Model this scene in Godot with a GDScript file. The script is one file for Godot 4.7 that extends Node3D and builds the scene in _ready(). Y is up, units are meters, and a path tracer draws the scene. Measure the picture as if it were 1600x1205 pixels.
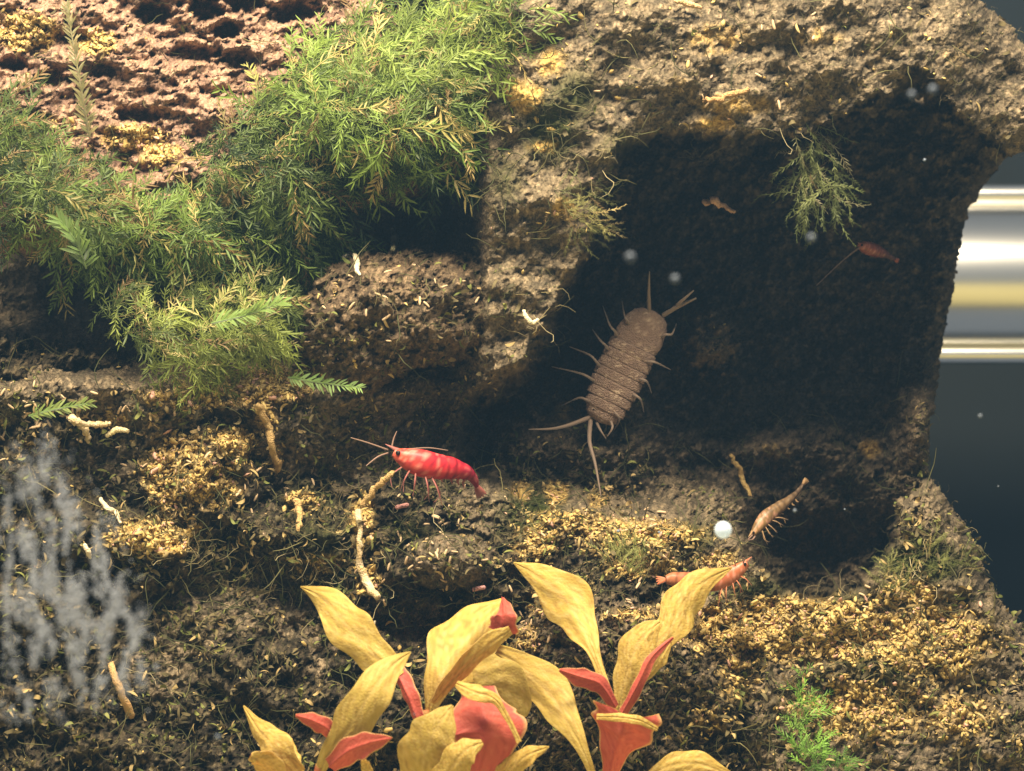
extends Node3D
# A close look into a planted aquarium: dark porous rocks with a shaded hollow, moss,
# a red stem plant in front, shrimps and a water louse. 1 photo pixel = 0.1 mm at depth 0.

const DIST := 400.0          # mm from the lens to depth 0
const PX := 0.1              # mm per photo pixel at depth 0
const STEP := 3.0            # rock lattice in photo pixels
const GX0 := -66.0
const GY0 := -66.0
const GW := 577
const GH := 446

var rng := RandomNumberGenerator.new()
var top := PackedFloat32Array()      # front-most rock depth on the lattice
var taken := {}
var nA := FastNoiseLite.new()
var nB := FastNoiseLite.new()
var nC := FastNoiseLite.new()
var nD := FastNoiseLite.new()
var M := {}

func at(px: float, py: float, z: float) -> Vector3:
	var s := (DIST - z) / DIST
	return Vector3((px - 800.0) * PX * s, (602.5 - py) * PX * s, z) * 0.001

# ---------------------------------------------------------------- helpers
func numbered(called: String) -> String:
	if not taken.has(called):
		taken[called] = 0
		return called
	taken[called] += 1
	return "%s_%03d" % [called, taken[called]]

func tag(o: Node, label: String, category: String, group := "", kind := "") -> Node:
	if label: o.set_meta("label", label)
	if category: o.set_meta("category", category)
	if group: o.set_meta("group", group)
	if kind: o.set_meta("kind", kind)
	return o

func thing(called: String, label: String, category: String, where := Vector3.ZERO, group := "") -> Node3D:
	var o := Node3D.new()
	o.name = numbered(called)
	o.position = where
	add_child(o, true)
	tag(o, label, category, group)
	return o

func put(called: String, mesh: Mesh, mat: Material, parent: Node = self) -> MeshInstance3D:
	var o := MeshInstance3D.new()
	o.name = numbered(called) if parent == self else called
	o.mesh = mesh
	if mat: o.material_override = mat
	o.cast_shadow = GeometryInstance3D.SHADOW_CASTING_SETTING_ON
	parent.add_child(o, true)
	return o

func array_mesh(v: PackedVector3Array, idx: PackedInt32Array, col := PackedColorArray(), nrm := PackedVector3Array()) -> ArrayMesh:
	if nrm.is_empty():
		nrm.resize(v.size())
		for i in range(0, idx.size(), 3):
			var a := v[idx[i]]
			var n := (v[idx[i + 2]] - a).cross(v[idx[i + 1]] - a)
			n *= 1e6
			nrm[idx[i]] += n
			nrm[idx[i + 1]] += n
			nrm[idx[i + 2]] += n
		for i in nrm.size():
			nrm[i] = nrm[i].normalized() if nrm[i].length_squared() > 1e-12 else Vector3.BACK
	var arr := []
	arr.resize(Mesh.ARRAY_MAX)
	arr[Mesh.ARRAY_VERTEX] = v
	arr[Mesh.ARRAY_NORMAL] = nrm
	arr[Mesh.ARRAY_INDEX] = idx
	if not col.is_empty(): arr[Mesh.ARRAY_COLOR] = col
	var m := ArrayMesh.new()
	m.add_surface_from_arrays(Mesh.PRIMITIVE_TRIANGLES, arr)
	return m

func spline(p: Array, n: int) -> Array:      # Catmull-Rom through Vector3 or float
	var out := []
	var k := p.size() - 1
	for i in n + 1:
		var t := float(i) / n * k
		var a := mini(int(t), k - 1)
		var f := t - a
		var p0 = p[maxi(a - 1, 0)]
		var p1 = p[a]
		var p2 = p[a + 1]
		var p3 = p[mini(a + 2, k)]
		out.append(0.5 * (2.0 * p1 + (p2 - p0) * f + (2.0 * p0 - 5.0 * p1 + 4.0 * p2 - p3) * f * f + (3.0 * p1 - p0 - 3.0 * p2 + p3) * f * f * f))
	return out

func mat(c: Color, rough := 0.8, vertex := false, back := 0.0, spec := 0.35) -> StandardMaterial3D:
	var m := StandardMaterial3D.new()
	m.albedo_color = c.linear_to_srgb()
	m.roughness = rough
	m.metallic_specular = spec
	m.vertex_color_use_as_albedo = vertex
	if back > 0.0:
		m.backlight_enabled = true
		m.backlight = Color(back, back, back).linear_to_srgb()
	return m

# a tube through points (metres) with radii (metres); flat squeezes it along an axis
func tube_mesh(pts: Array, radii: Array, sides := 6, sub := 0, color = null, squash := 1.0, squash_dir := Vector3.BACK) -> ArrayMesh:
	var P := spline(pts, sub) if sub else pts
	var R := spline(radii, sub) if sub else radii
	var v := PackedVector3Array()
	var c := PackedColorArray()
	var idx := PackedInt32Array()
	var n := P.size()
	var up := Vector3(0.31, 0.42, 0.85).normalized()
	for i in n:
		var t: Vector3 = (P[mini(i + 1, n - 1)] - P[maxi(i - 1, 0)]).normalized()
		var a := t.cross(up if absf(t.dot(up)) < 0.95 else Vector3.RIGHT).normalized()
		var b := t.cross(a)
		for k in sides:
			var w := TAU * k / sides
			var o: Vector3 = (a * cos(w) + b * sin(w)) * maxf(R[i], 0.00001)
			if squash != 1.0:
				o -= squash_dir * o.dot(squash_dir) * (1.0 - squash)
			v.append(P[i] + o)
			if color != null: c.append(color.call(float(i) / (n - 1), w, o.normalized()))
	for i in n - 1:
		for k in sides:
			var k2 := (k + 1) % sides
			var a := i * sides + k
			var b := i * sides + k2
			idx.append_array([a, a + sides, b, b, a + sides, b + sides])
	var e0 := v.size()
	v.append(P[0])
	v.append(P[n - 1])
	if color != null:
		c.append(color.call(0.0, 0.0, Vector3.BACK))
		c.append(color.call(1.0, 0.0, Vector3.BACK))
	for k in sides:
		var k2 := (k + 1) % sides
		idx.append_array([e0, k, k2])
		idx.append_array([e0 + 1, (n - 1) * sides + k2, (n - 1) * sides + k])
	return array_mesh(v, idx, c)

func pts3(list: Array) -> Array:      # [px, py, z] triples to points
	var out := []
	for p in list: out.append(at(p[0], p[1], p[2]))
	return out

func mm(list: Array) -> Array:        # photo pixels to metres
	var out := []
	for x in list: out.append(float(x) * 0.0001)
	return out

func poly(a: Array) -> PackedVector2Array:
	var out := PackedVector2Array()
	for i in range(0, a.size(), 2): out.append(Vector2(a[i], a[i + 1]))
	return out

func poly_distance(p: Vector2, P: PackedVector2Array) -> float:   # positive inside
	var d := 1e9
	var inside := false
	var j := P.size() - 1
	for i in P.size():
		var a := P[j]
		var b := P[i]
		var ab := b - a
		var f := clampf((p - a).dot(ab) / maxf(ab.length_squared(), 1e-6), 0.0, 1.0)
		d = minf(d, p.distance_squared_to(a + ab * f))
		if (a.y > p.y) != (b.y > p.y) and p.x < ab.x * (p.y - a.y) / ab.y + a.x:
			inside = not inside
		j = i
	return sqrt(d) if inside else -sqrt(d)

class Field:          # a polygon's signed distance on a coarse lattice
	var v := PackedFloat32Array()
	var w := 148
	var h := 115
	func get_at(px: float, py: float) -> float:
		var x := clampf((px + 72.0) / 12.0, 0.0, w - 1.001)
		var y := clampf((py + 72.0) / 12.0, 0.0, h - 1.001)
		var i := int(x)
		var j := int(y)
		var fx := x - i
		var fy := y - j
		var k := j * w + i
		return lerpf(lerpf(v[k], v[k + 1], fx), lerpf(v[k + w], v[k + w + 1], fx), fy)

func field(P: PackedVector2Array) -> Field:
	var f := Field.new()
	f.v.resize(f.w * f.h)
	for j in f.h:
		for i in f.w:
			f.v[j * f.w + i] = poly_distance(Vector2(i * 12.0 - 72.0, j * 12.0 - 72.0), P)
	return f

func blob(px: float, py: float, cx: float, cy: float, rx: float, ry: float) -> float:
	var a := (px - cx) / rx
	var b := (py - cy) / ry
	return exp(-(a * a + b * b))

class Map:            # a painted map of soft spots on a 6 pixel lattice
	var v := PackedFloat32Array()
	func add(list: Array) -> void:
		v.resize(290 * 226)
		for b in list:
			var rx: float = b[2] * 2.3
			var ry: float = b[3] * 2.3
			for j in range(maxi(0, int((b[1] - ry + 72.0) / 6.0)), mini(226, int((b[1] + ry + 72.0) / 6.0) + 1)):
				for i in range(maxi(0, int((b[0] - rx + 72.0) / 6.0)), mini(290, int((b[0] + rx + 72.0) / 6.0) + 1)):
					var ax: float = (i * 6.0 - 72.0 - b[0]) / b[2]
					var ay: float = (j * 6.0 - 72.0 - b[1]) / b[3]
					v[j * 290 + i] = maxf(v[j * 290 + i], exp(-ax * ax - ay * ay) * b[4])
	func get_at(px: float, py: float) -> float:
		var x := clampf((px + 72.0) / 6.0, 0.0, 288.99)
		var y := clampf((py + 72.0) / 6.0, 0.0, 224.99)
		var i := int(x)
		var j := int(y)
		var fx := x - i
		var fy := y - j
		var k := j * 290 + i
		return lerpf(lerpf(v[k], v[k + 1], fx), lerpf(v[k + 290], v[k + 291], fx), fy)

var tan_map := Map.new()
var algae_map := Map.new()

# where tan debris has settled, and where thin green algae grows: x, y, rx, ry, strength
var TAN := [
	[275, 740, 56, 66, 1.0], [335, 765, 50, 36, 0.9], [245, 840, 84, 34, 1.0], [395, 605, 95, 32, 1.0], [330, 720, 110, 80, 0.5], [470, 590, 40, 18, 0.8],
	[415, 650, 22, 40, 0.8], [430, 715, 14, 30, 0.8], [470, 785, 34, 22, 0.8], [565, 820, 26, 60, 0.8], [300, 690, 26, 16, 0.7],
	[575, 905, 26, 34, 0.8], [170, 655, 40, 16, 0.65], [110, 640, 60, 18, 0.4], [1250, 965, 150, 34, 1.0], [1340, 1000, 110, 36, 0.9],
	[1170, 1010, 70, 40, 0.75], [1420, 930, 60, 34, 0.7], [1000, 885, 80, 30, 0.7], [840, 850, 60, 46, 0.6], [940, 840, 50, 40, 0.65],
	[1035, 880, 40, 40, 0.6], [850, 940, 50, 40, 0.55], [820, 1000, 40, 36, 0.6], [870, 770, 24, 26, 0.8], [815, 765, 20, 22, 0.8],
	[935, 780, 24, 24, 0.6], [1500, 1120, 90, 60, 0.55], [1440, 1030, 80, 40, 0.6], [1110, 1120, 60, 60, 0.45], [1000, 960, 80, 16, 0.6],
	[1000, 835, 130, 30, 0.75], [890, 815, 90, 26, 0.7], [1250, 985, 210, 56, 1.0], [1450, 1000, 130, 70, 0.75], [1340, 1110, 170, 70, 0.62], [1150, 1060, 60, 70, 0.5], [300, 620, 120, 24, 0.7], [360, 690, 60, 30, 0.7], [500, 880, 80, 30, 0.5], [60, 700, 70, 30, 0.5], [1120, 880, 60, 30, 0.6], [1360, 700, 20, 20, 0.8], [1210, 705, 50, 24, 0.45], [1110, 690, 50, 20, 0.3], [880, 640, 18, 18, 0.7],
	[1120, 60, 90, 40, 0.5], [1060, 130, 40, 40, 0.4], [1280, 60, 70, 30, 0.45], [1150, 165, 110, 26, 0.55], [1120, 195, 40, 14, 0.8],
	[815, 150, 36, 30, 0.95], [860, 95, 34, 34, 0.7], [850, 230, 34, 16, 0.6], [1500, 90, 60, 50, 0.4], [1010, 60, 60, 50, 0.35],
	[40, 50, 60, 34, 1.0], [150, 65, 40, 24, 0.9], [205, 215, 55, 24, 1.0], [250, 240, 40, 24, 0.8], [100, 190, 60, 40, 0.4], [880, 325, 30, 24, 0.7]]
var ALGAE := [
	[830, 800, 60, 60, 0.8], [1000, 870, 70, 40, 0.8], [1440, 880, 80, 36, 0.9], [1330, 940, 120, 30, 0.5], [860, 200, 60, 70, 0.7], [900, 150, 50, 60, 0.6],
	[790, 280, 40, 60, 0.5], [60, 640, 80, 20, 0.7], [360, 740, 24, 22, 0.8], [640, 830, 40, 30, 0.6], [700, 930, 60, 24, 0.5], [1080, 840, 50, 30, 0.7],
	[500, 850, 60, 60, 0.5], [1500, 1000, 80, 60, 0.45], [1250, 1120, 70, 80, 0.5], [1380, 1040, 110, 60, 0.6], [480, 780, 70, 40, 0.5], [1180, 920, 80, 30, 0.6], [1100, 660, 90, 60, 0.25], [120, 1000, 120, 90, 0.2], [970, 230, 60, 40, 0.5]]

# ---------------------------------------------------------------- rocks
func ss(a: float, b: float, x: float) -> float:
	return smoothstep(a, b, x)

var f_mouth: Field

func grit(px: float, py: float, big: float, small: float) -> float:      # coarse lumps, fine grain and open pits, in mm
	var b := nB.get_noise_2d(px * 1.2, py * 1.2)
	var p := nB.get_noise_2d(px * 1.9 + 333.0, py * 1.9)
	return big * b + small * nC.get_noise_2d(px * 1.5, py * 1.5) - 3.2 * big * maxf(0.0, p - 0.26) - 1.2 * small * maxf(0.0, nC.get_noise_2d(px * 0.8 + 90.0, py * 0.8) - 0.2)

func h_arch(px: float, py: float) -> float:
	var zf := 8.0 + 5.0 * blob(px, py, 1200, 60, 400, 130) + 4.0 * blob(px, py, 850, 230, 90, 200) - 9.0 * ss(1450, 1640, px) * (1.0 - ss(300, 500, py))
	zf = lerpf(zf, 0.0 + (py - 760.0) * 0.035, ss(560, 780, py))
	zf -= 42.0 * (1.0 - ss(700, 765, px)) * (1.0 - ss(480, 620, py))
	zf -= 14.0 * blob(px, py, 680, 640, 60, 90)
	var d := f_mouth.get_at(px, py) + 9.0 * nB.get_noise_2d(px * 1.3, py * 1.3) + 7.0 * nA.get_noise_2d(px * 3.0, py * 3.0)
	zf = lerpf(zf, h_hollow(px, py), ss(0.0, mouth_width(px, py), d))
	var calm := 0.4 + 0.45 * ss(400, 700, py)
	return zf + 4.5 * nA.get_noise_2d(px, py) * (1.0 - 0.5 * ss(0.0, 60.0, d)) + grit(px, py, 1.5 * calm, 1.0 * calm)

func mouth_width(px: float, py: float) -> float:
	return lerpf(15.0, 55.0, ss(400, 640, py)) * (1.0 - 0.76 * ss(1120, 1200, px))

func h_hollow(px: float, py: float) -> float:
	var zb := lerpf(-54.0, -36.0, ss(480, 720, py))
	zb = lerpf(zb, -18.0, ss(720, 800, py) * (1.0 - ss(1130, 1220, px)))
	zb += 10.0 * blob(px, py, 1105, 540, 50, 60) + 24.0 * blob(px, py, 965, 590, 60, 105) + 13.0 * blob(px, py, 940, 720, 120, 50) + 22.0 * blob(px, py, 1450, 680, 50, 130) + 9.0 * blob(px, py, 1205, 705, 60, 30)
	zb += 12.0 * blob(px, py, 830, 700, 80, 90) - 12.0 * blob(px, py, 665, 640, 50, 60)
	zb -= 10.0 * ss(770, 850, py) * ss(1130, 1220, px)
	return zb + 5.0 * nA.get_noise_2d(px * 1.3 + 60, py * 1.3) + grit(px + 90, py, 1.6, 1.1)

func h_lava(px: float, py: float) -> float:
	var z := -7.0 + 0.016 * py + 7.0 * blob(px, py, 560, 190, 260, 120) + 6.0 * blob(px, py, 120, 330, 260, 70)
	z += 4.5 * nA.get_noise_2d(px + 900, py * 1.4) + grit(px * 0.8, py * 1.4, 1.9, 0.9)
	for p in [[322, 14, 26, 17, 9], [383, 2, 30, 20, 10], [240, 22, 34, 16, 7], [356, 46, 22, 14, 7], [460, 20, 40, 18, 7], [300, 85, 46, 14, 5], [80, 122, 26, 14, 5], [370, 92, 30, 16, 6], [160, 110, 24, 12, 4], [110, 60, 20, 10, 4], [215, 180, 40, 12, 5], [20, 100, 24, 12, 5], [640, 12, 40, 16, 6]]:
		z -= p[4] * ss(1.3, 0.5, Vector2((px - p[0]) / p[2], (py - p[1]) / p[3]).length() + 0.5 * nB.get_noise_2d(px * 2.0, py * 2.0))
	return z

func h_knob(px: float, py: float) -> float:
	var z := 9.0 + 8.0 * blob(px, py, 590, 480, 120, 90) - 4.0 * ss(560, 650, py) - 5.0 * ss(660, 780, px)
	return z + 3.6 * nA.get_noise_2d(px * 1.4 + 300, py * 1.4) + grit(px + 400, py, 1.5, 0.9)

func h_slope(px: float, py: float) -> float:
	var z := -3.0 + (py - 540.0) * 0.036 - 5.0 * ss(560, 760, px) * (1.0 - ss(760, 900, py))
	z -= 9.0 * blob(px, py, 420, 930, 130, 60) + 5.0 * blob(px, py, 200, 760, 30, 90) - 4.0 * blob(px, py, 300, 740, 120, 50) - 3.0 * blob(px, py, 560, 860, 60, 70)
	z -= 9.0 * blob(px, py, 560, 690, 90, 40)
	z -= 7.0 * blob(px, py, 170, 750, 40, 60) + 8.0 * blob(px, py, 520, 720, 60, 70) + 6.0 * blob(px, py, 300, 1060, 120, 70) - 5.0 * blob(px, py, 240, 840, 70, 30) - 5.0 * blob(px, py, 400, 620, 110, 30) + 6.0 * blob(px, py, 640, 990, 60, 50) - 5.0 * blob(px, py, 90, 650, 90, 40)
	return z + 7.5 * nA.get_noise_2d(px + 50, py + 500) + 6.0 * nA.get_noise_2d(px * 0.5 + 800, py * 0.6) + grit(px, py + 300, 2.3, 1.1)

func h_boulder(px: float, py: float) -> float:
	var z := 17.0 + 7.0 * blob(px, py, 960, 1100, 160, 160)
	return z + 3.0 * nA.get_noise_2d(px * 1.2, py * 1.2 + 900) + grit(px * 0.7 + py * 0.7, (py - px) * 1.3, 1.7, 1.3)

func h_stone(px: float, py: float) -> float:
	return 14.0 + 3.0 * blob(px, py, 700, 880, 90, 50) + 1.2 * nA.get_noise_2d(px * 2.0, py * 2.0) + 0.9 * nC.get_noise_2d(px, py)

func h_chip(px: float, py: float) -> float:
	return 10.0 + 1.5 * nB.get_noise_2d(px * 1.5, py * 1.5) + 0.9 * nC.get_noise_2d(px, py)

func tint(px: float, py: float, pal: Array) -> Color:
	var a := nD.get_noise_2d(px, py) * 0.5 + 0.5
	var b := nC.get_noise_2d(px * 0.9 + 500, py * 0.9) * 0.5 + 0.5
	var c: Color = pal[0].lerp(pal[1], ss(0.3, 0.7, a))
	c = c.lerp(pal[2], ss(0.48, 0.74, b) * 0.85)
	var e := nB.get_noise_2d(px * 2.1 + 40, py * 2.1) * 0.5 + 0.5
	c = c.lerp(pal[3], ss(0.62, 0.86, e) * 0.7)
	var g := algae_map.get_at(px, py)
	if g > 0.02: c = c.lerp(Color(0.05, 0.062, 0.018), ss(0.15, 0.75, g * (0.55 + b * 0.9)))
	var t := tan_map.get_at(px, py)
	if t > 0.02: c = c.lerp(Color(0.62, 0.43, 0.155), ss(0.28, 0.7, t * (0.5 + e * 0.95)))
	return c

func rock(called: String, label: String, P: PackedVector2Array, h, pal: Array, edge: float, drop: float, jag: float, m: Material, opening: Field = null) -> void:
	var f := field(P)
	var ids := PackedInt32Array()
	ids.resize(GW * GH)
	ids.fill(-1)
	var v := PackedVector3Array()
	var c := PackedColorArray()
	var idx := PackedInt32Array()
	for j in GH:
		for i in GW:
			var px := GX0 + i * STEP
			var py := GY0 + j * STEP
			var d := f.get_at(px, py)
			if d < -20.0 - jag: continue
			if opening != null and opening.get_at(px, py) > mouth_width(px, py) + 34.0: continue
			d += jag * (nB.get_noise_2d(px * 1.2 + 70, py * 1.2) + 0.6 * nC.get_noise_2d(px, py))
			if d < -STEP * 1.6: continue
			if d < 0.0:                       # pull the rim onto the outline
				var g := Vector2(f.get_at(px + 6, py) - f.get_at(px - 6, py), f.get_at(px, py + 6) - f.get_at(px, py - 6)).normalized()
				px -= g.x * d
				py -= g.y * d
				d = 0.0
			var z: float = h.call(px, py)
			if d < edge:
				var u := 1.0 - d / edge
				z -= drop * (1.0 - sqrt(maxf(0.0, 1.0 - u * u)))
			var k := j * GW + i
			ids[k] = v.size()
			var sh := nC.get_noise_3d(px * 1.1 + 200, py * 1.1 + 200, z * 9.0) * 4.5
			v.append(at(px + sh, py + nC.get_noise_3d(px * 1.1 - 200, py * 1.1, z * 9.0) * 4.5, z))
			c.append(tint(px, py, pal))
			top[k] = maxf(top[k], z)
	idx.resize(v.size() * 6 + 6)
	var w := 0
	for j in GH - 1:
		for i in GW - 1:
			var k := j * GW + i
			var a := ids[k]
			var b := ids[k + 1]
			var e := ids[k + GW]
			var g := ids[k + GW + 1]
			if a < 0 or b < 0 or e < 0 or g < 0: continue
			idx[w] = a
			idx[w + 1] = b
			idx[w + 2] = e
			idx[w + 3] = b
			idx[w + 4] = g
			idx[w + 5] = e
			w += 6
	idx.resize(w)
	tag(put(called, array_mesh(v, idx, c), m), label, "rock")

func depth(px: float, py: float) -> float:
	var x := clampf((px - GX0) / STEP, 0.0, GW - 2.001)
	var y := clampf((py - GY0) / STEP, 0.0, GH - 2.001)
	return top[int(y + 0.5) * GW + int(x + 0.5)]

func face(px: float, py: float) -> Vector3:
	var a := at(px + 5, py, depth(px + 5, py)) - at(px - 5, py, depth(px - 5, py))
	var b := at(px, py - 5, depth(px, py - 5)) - at(px, py + 5, depth(px, py + 5))
	var n := a.cross(b).normalized()
	return n

func frame_on(n: Vector3, spin: float) -> Basis:
	var r := n.cross(Vector3.UP if absf(n.y) < 0.95 else Vector3.RIGHT).normalized()
	var b := Basis(r, n, r.cross(n))
	return b * Basis(Vector3.UP, spin)

func scatter(called: String, label: String, category: String, mesh: Mesh, m: Material, xf: Array, cols: PackedColorArray) -> void:
	var mmesh := MultiMesh.new()
	mmesh.transform_format = MultiMesh.TRANSFORM_3D
	mmesh.use_colors = true
	mmesh.mesh = mesh
	mmesh.instance_count = xf.size()
	for i in xf.size():
		mmesh.set_instance_transform(i, xf[i])
		mmesh.set_instance_color(i, cols[i])
	var o := MultiMeshInstance3D.new()
	o.name = numbered(called)
	o.multimesh = mmesh
	o.material_override = m
	add_child(o, true)
	tag(o, label, category, "", "stuff")

# ---------------------------------------------------------------- small meshes (unit: photo pixel at depth 0)
func granule_mesh() -> ArrayMesh:
	var v := PackedVector3Array()
	var idx := PackedInt32Array()
	for p in [[1, 0, 0], [0.3, 0.1, 0.9], [-0.8, 0.1, 0.5], [-0.9, 0, -0.4], [0.2, -0.1, -0.85], [0.1, 0.55, 0.05], [0, -0.5, 0]]:
		v.append(Vector3(p[0], p[1], p[2]))
	for k in 5:
		var k2 := (k + 1) % 5
		idx.append_array([k, k2, 5, k2, k, 6])
	return array_mesh(v, idx)

func curl_mesh(turns: float, width: float) -> ArrayMesh:   # a curled strip of dead leaf, 1 long
	var v := PackedVector3Array()
	var idx := PackedInt32Array()
	var n := 6
	var x := 0.0
	var y := 0.0
	for i in n + 1:
		var t := float(i) / n
		var w := width * (1.0 - pow(absf(t * 2.0 - 1.0), 2.5)) + 0.012
		var a := turns * (t - 0.3)
		v.append(Vector3(x, y, -w))
		v.append(Vector3(x, y, w))
		x += cos(a) / n
		y += sin(a) / n
	for i in n:
		var a := i * 2
		idx.append_array([a, a + 2, a + 1, a + 1, a + 2, a + 3])
	return array_mesh(v, idx)

func thread_mesh(s: int, fat := 1.0) -> ArrayMesh:
	var r := RandomNumberGenerator.new()
	r.seed = s
	var p := []
	var q := Vector3.ZERO
	var d := Vector3(1, 0.5, 0).normalized()
	for i in 6:
		p.append(q)
		d = (d + Vector3(r.randf_range(-0.4, 0.4), r.randf_range(-0.5, 0.3), r.randf_range(-0.7, 0.7))).normalized()
		q += d * 0.2
	return tube_mesh(p, [0.012 * fat, 0.014 * fat, 0.014 * fat, 0.012 * fat, 0.01 * fat, 0.005 * fat], 3)

func pellet_mesh() -> ArrayMesh:
	return tube_mesh([Vector3(-1, 0, 0), Vector3(-0.85, 0.02, 0), Vector3(-0.3, 0.08, 0), Vector3(0.4, 0.06, 0.03), Vector3(0.85, -0.02, 0.06), Vector3(1, -0.04, 0.06)], [0.1, 0.24, 0.3, 0.28, 0.22, 0.1], 6)

# a moss shoot growing along +x, broad side facing +y; length about 1
func frond_mesh(s: int, leaf: float, wid: float, pairs: int, droop: float) -> ArrayMesh:
	var r := RandomNumberGenerator.new()
	r.seed = s
	var v := PackedVector3Array()
	var idx := PackedInt32Array()
	var q := Vector3.ZERO
	var d := Vector3(1, 0.15, 0)
	var prev := q
	var curve := r.randf_range(-1.3, 1.3)
	for i in pairs:
		var t := float(i) / pairs
		d = (d + Vector3(0, -droop / pairs + r.randf_range(-0.15, 0.15), curve / pairs + r.randf_range(-0.22, 0.22))).normalized()
		prev = q
		q += d / pairs
		var side := d.cross(Vector3.UP).normalized()
		var nn := side.cross(d).normalized()
		# stem
		var w := 0.011 * (1.0 - 0.6 * t)
		var b := v.size()
		v.append_array([prev - side * w, prev + side * w, prev + nn * w * 1.5, q - side * w, q + side * w, q + nn * w * 1.5])
		idx.append_array([b, b + 3, b + 2, b + 2, b + 3, b + 5, b + 1, b + 2, b + 4, b + 4, b + 2, b + 5, b, b + 1, b + 3, b + 3, b + 1, b + 4])
		var l := leaf * (0.55 + 0.45 * sin(PI * (0.15 + 0.8 * t))) * r.randf_range(0.75, 1.15)
		for e in [-1.0, 1.0]:
			if r.randf() < 0.16: continue
			var ang := r.randf_range(0.35, 1.15) * (1.0 - 0.4 * t)
			var ld : Vector3 = (d * cos(ang) + side * e * sin(ang) + nn * r.randf_range(-0.5, 0.7)).normalized()
			var lw : Vector3 = ld.cross(nn).normalized() * wid * l * r.randf_range(0.8, 1.2)
			var bend := nn * l * r.randf_range(-0.3, 0.15) + d * l * r.randf_range(-0.1, 0.25)
			b = v.size()
			v.append_array([q, q + ld * l * 0.35 - lw, q + ld * l * 0.35 + lw, q + ld * l * 0.4 - nn * lw.length() * 0.5, q + ld * l * 0.72 - lw * 0.7 + bend * 0.4, q + ld * l * 0.72 + lw * 0.7 + bend * 0.4, q + ld * l + bend])
			idx.append_array([b, b + 1, b + 3, b, b + 3, b + 2, b + 1, b + 4, b + 3, b + 3, b + 5, b + 2, b + 3, b + 4, b + 6, b + 3, b + 6, b + 5])
	return array_mesh(v, idx)

# ---------------------------------------------------------------- plant leaves
# path of [px, py, z]; half widths in pixels; roll turns the blade about its midrib;
# back true shows the red underside to the lens
func leaf(parent: Node3D, path: Array, widths: Array, roll: float, fold: float, wave: float, back: bool, label := "", dull := 0.0) -> void:
	var n := 34
	var P := spline(pts3(path), n)
	var W := spline(mm(widths), n)
	var v := PackedVector3Array()
	var c := PackedColorArray()
	var idx := PackedInt32Array()
	var A := 18
	var ph := rng.randf() * 6.0
	var thick := 0.0001
	for side in 2:
		for i in n + 1:
			var t: Vector3 = (P[mini(i + 1, n)] - P[maxi(i - 1, 0)]).normalized()
			var w := t.cross(Vector3.BACK).normalized()
			var nn := w.cross(t).normalized()
			w = w.rotated(t, roll)
			nn = nn.rotated(t, roll)
			var u := float(i) / n
			for a in A + 1:
				var s := float(a) / A * 2.0 - 1.0
				var hw: float = maxf(W[i], 0.00004)
				var o := -1.4 * fold * absf(s) * hw + 1.4 * wave * hw * s * s * sin(u * 9.0 + ph + s * 1.2) - thick * float(side) + 0.0
				o += 0.012 * hw * sin(s * 9.0 + u * 24.0 + ph) + 0.09 * hw * nA.get_noise_2d(u * 420.0 + ph * 99.0, s * 110.0)
				o += (0.00025 if back else -0.0002) * exp(-s * s * 60.0)
				var p: Vector3 = P[i] + w * s * hw * (1.0 + 0.09 * sin(u * 21.0 + ph + s) * absf(s)) + nn * o
				v.append(p)
				var k := nC.get_noise_2d(p.x * 26000.0 + ph * 90.0, p.y * 26000.0) * 0.5 + 0.5
				var k2 := nA.get_noise_2d(p.x * 30000.0 + ph * 50.0, p.y * 30000.0) * 0.5 + 0.5
				var yel := Color(0.72, 0.51, 0.125).lerp(Color(0.53, 0.40, 0.085), k2).lerp(Color(0.44, 0.28, 0.07), ss(0.5, 0.72, k) * 0.9).lerp(Color(0.76, 0.62, 0.27), ss(0.52, 0.8, 1.0 - k) * 0.5)
				yel = yel.lerp(Color(0.44, 0.39, 0.11), dull)
				if absf(sin(u * 26.0 - absf(s) * 5.0)) < 0.1 or absf(s) < 0.06: yel = yel.lerp(Color(0.78, 0.6, 0.26), 0.3)
				var red := Color(0.60, 0.12, 0.10).lerp(Color(0.6, 0.15, 0.09), k2).lerp(Color(0.40, 0.05, 0.04), ss(0.5, 0.8, k) * 0.5)
				if absf(s) < 0.1: red = red.lerp(Color(0.5, 0.08, 0.05), 0.4)
				if absf(sin(u * 26.0 - absf(s) * 5.0)) < 0.1: red = red.lerp(Color(0.7, 0.22, 0.16), 0.4)
				if absf(s) > 0.93: red = red.lerp(Color(0.78, 0.55, 0.25), 0.8)
				var front_red := back == (side == 0)
				c.append(red if front_red else yel)
	var row := A + 1
	var half := (n + 1) * row
	for i in n:
		for a in A:
			var k := i * row + a
			idx.append_array([k, k + 1, k + row, k + 1, k + row + 1, k + row])
			k += half
			idx.append_array([k, k + row, k + 1, k + 1, k + row, k + row + 1])
	for i in n:
		for a in [0, A]:
			var k: int = i * row + a
			if a == 0: idx.append_array([k, k + row, k + half, k + half, k + row, k + row + half])
			else: idx.append_array([k, k + half, k + row, k + half, k + row + half, k + row])
	var o := put("leaf", array_mesh(v, idx, c), M.leaf, parent)
	if label: o.set_meta("label", label)

func plant_stem(parent: Node3D, path: Array, r: Array) -> void:
	put("stem", tube_mesh(pts3(path), mm(r), 8, 16, func(u, w, _o): return Color(0.5, 0.13, 0.06).lerp(Color(0.55, 0.3, 0.1), 0.5 + 0.5 * sin(u * 30.0 + w))), M.leaf, parent)

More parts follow.
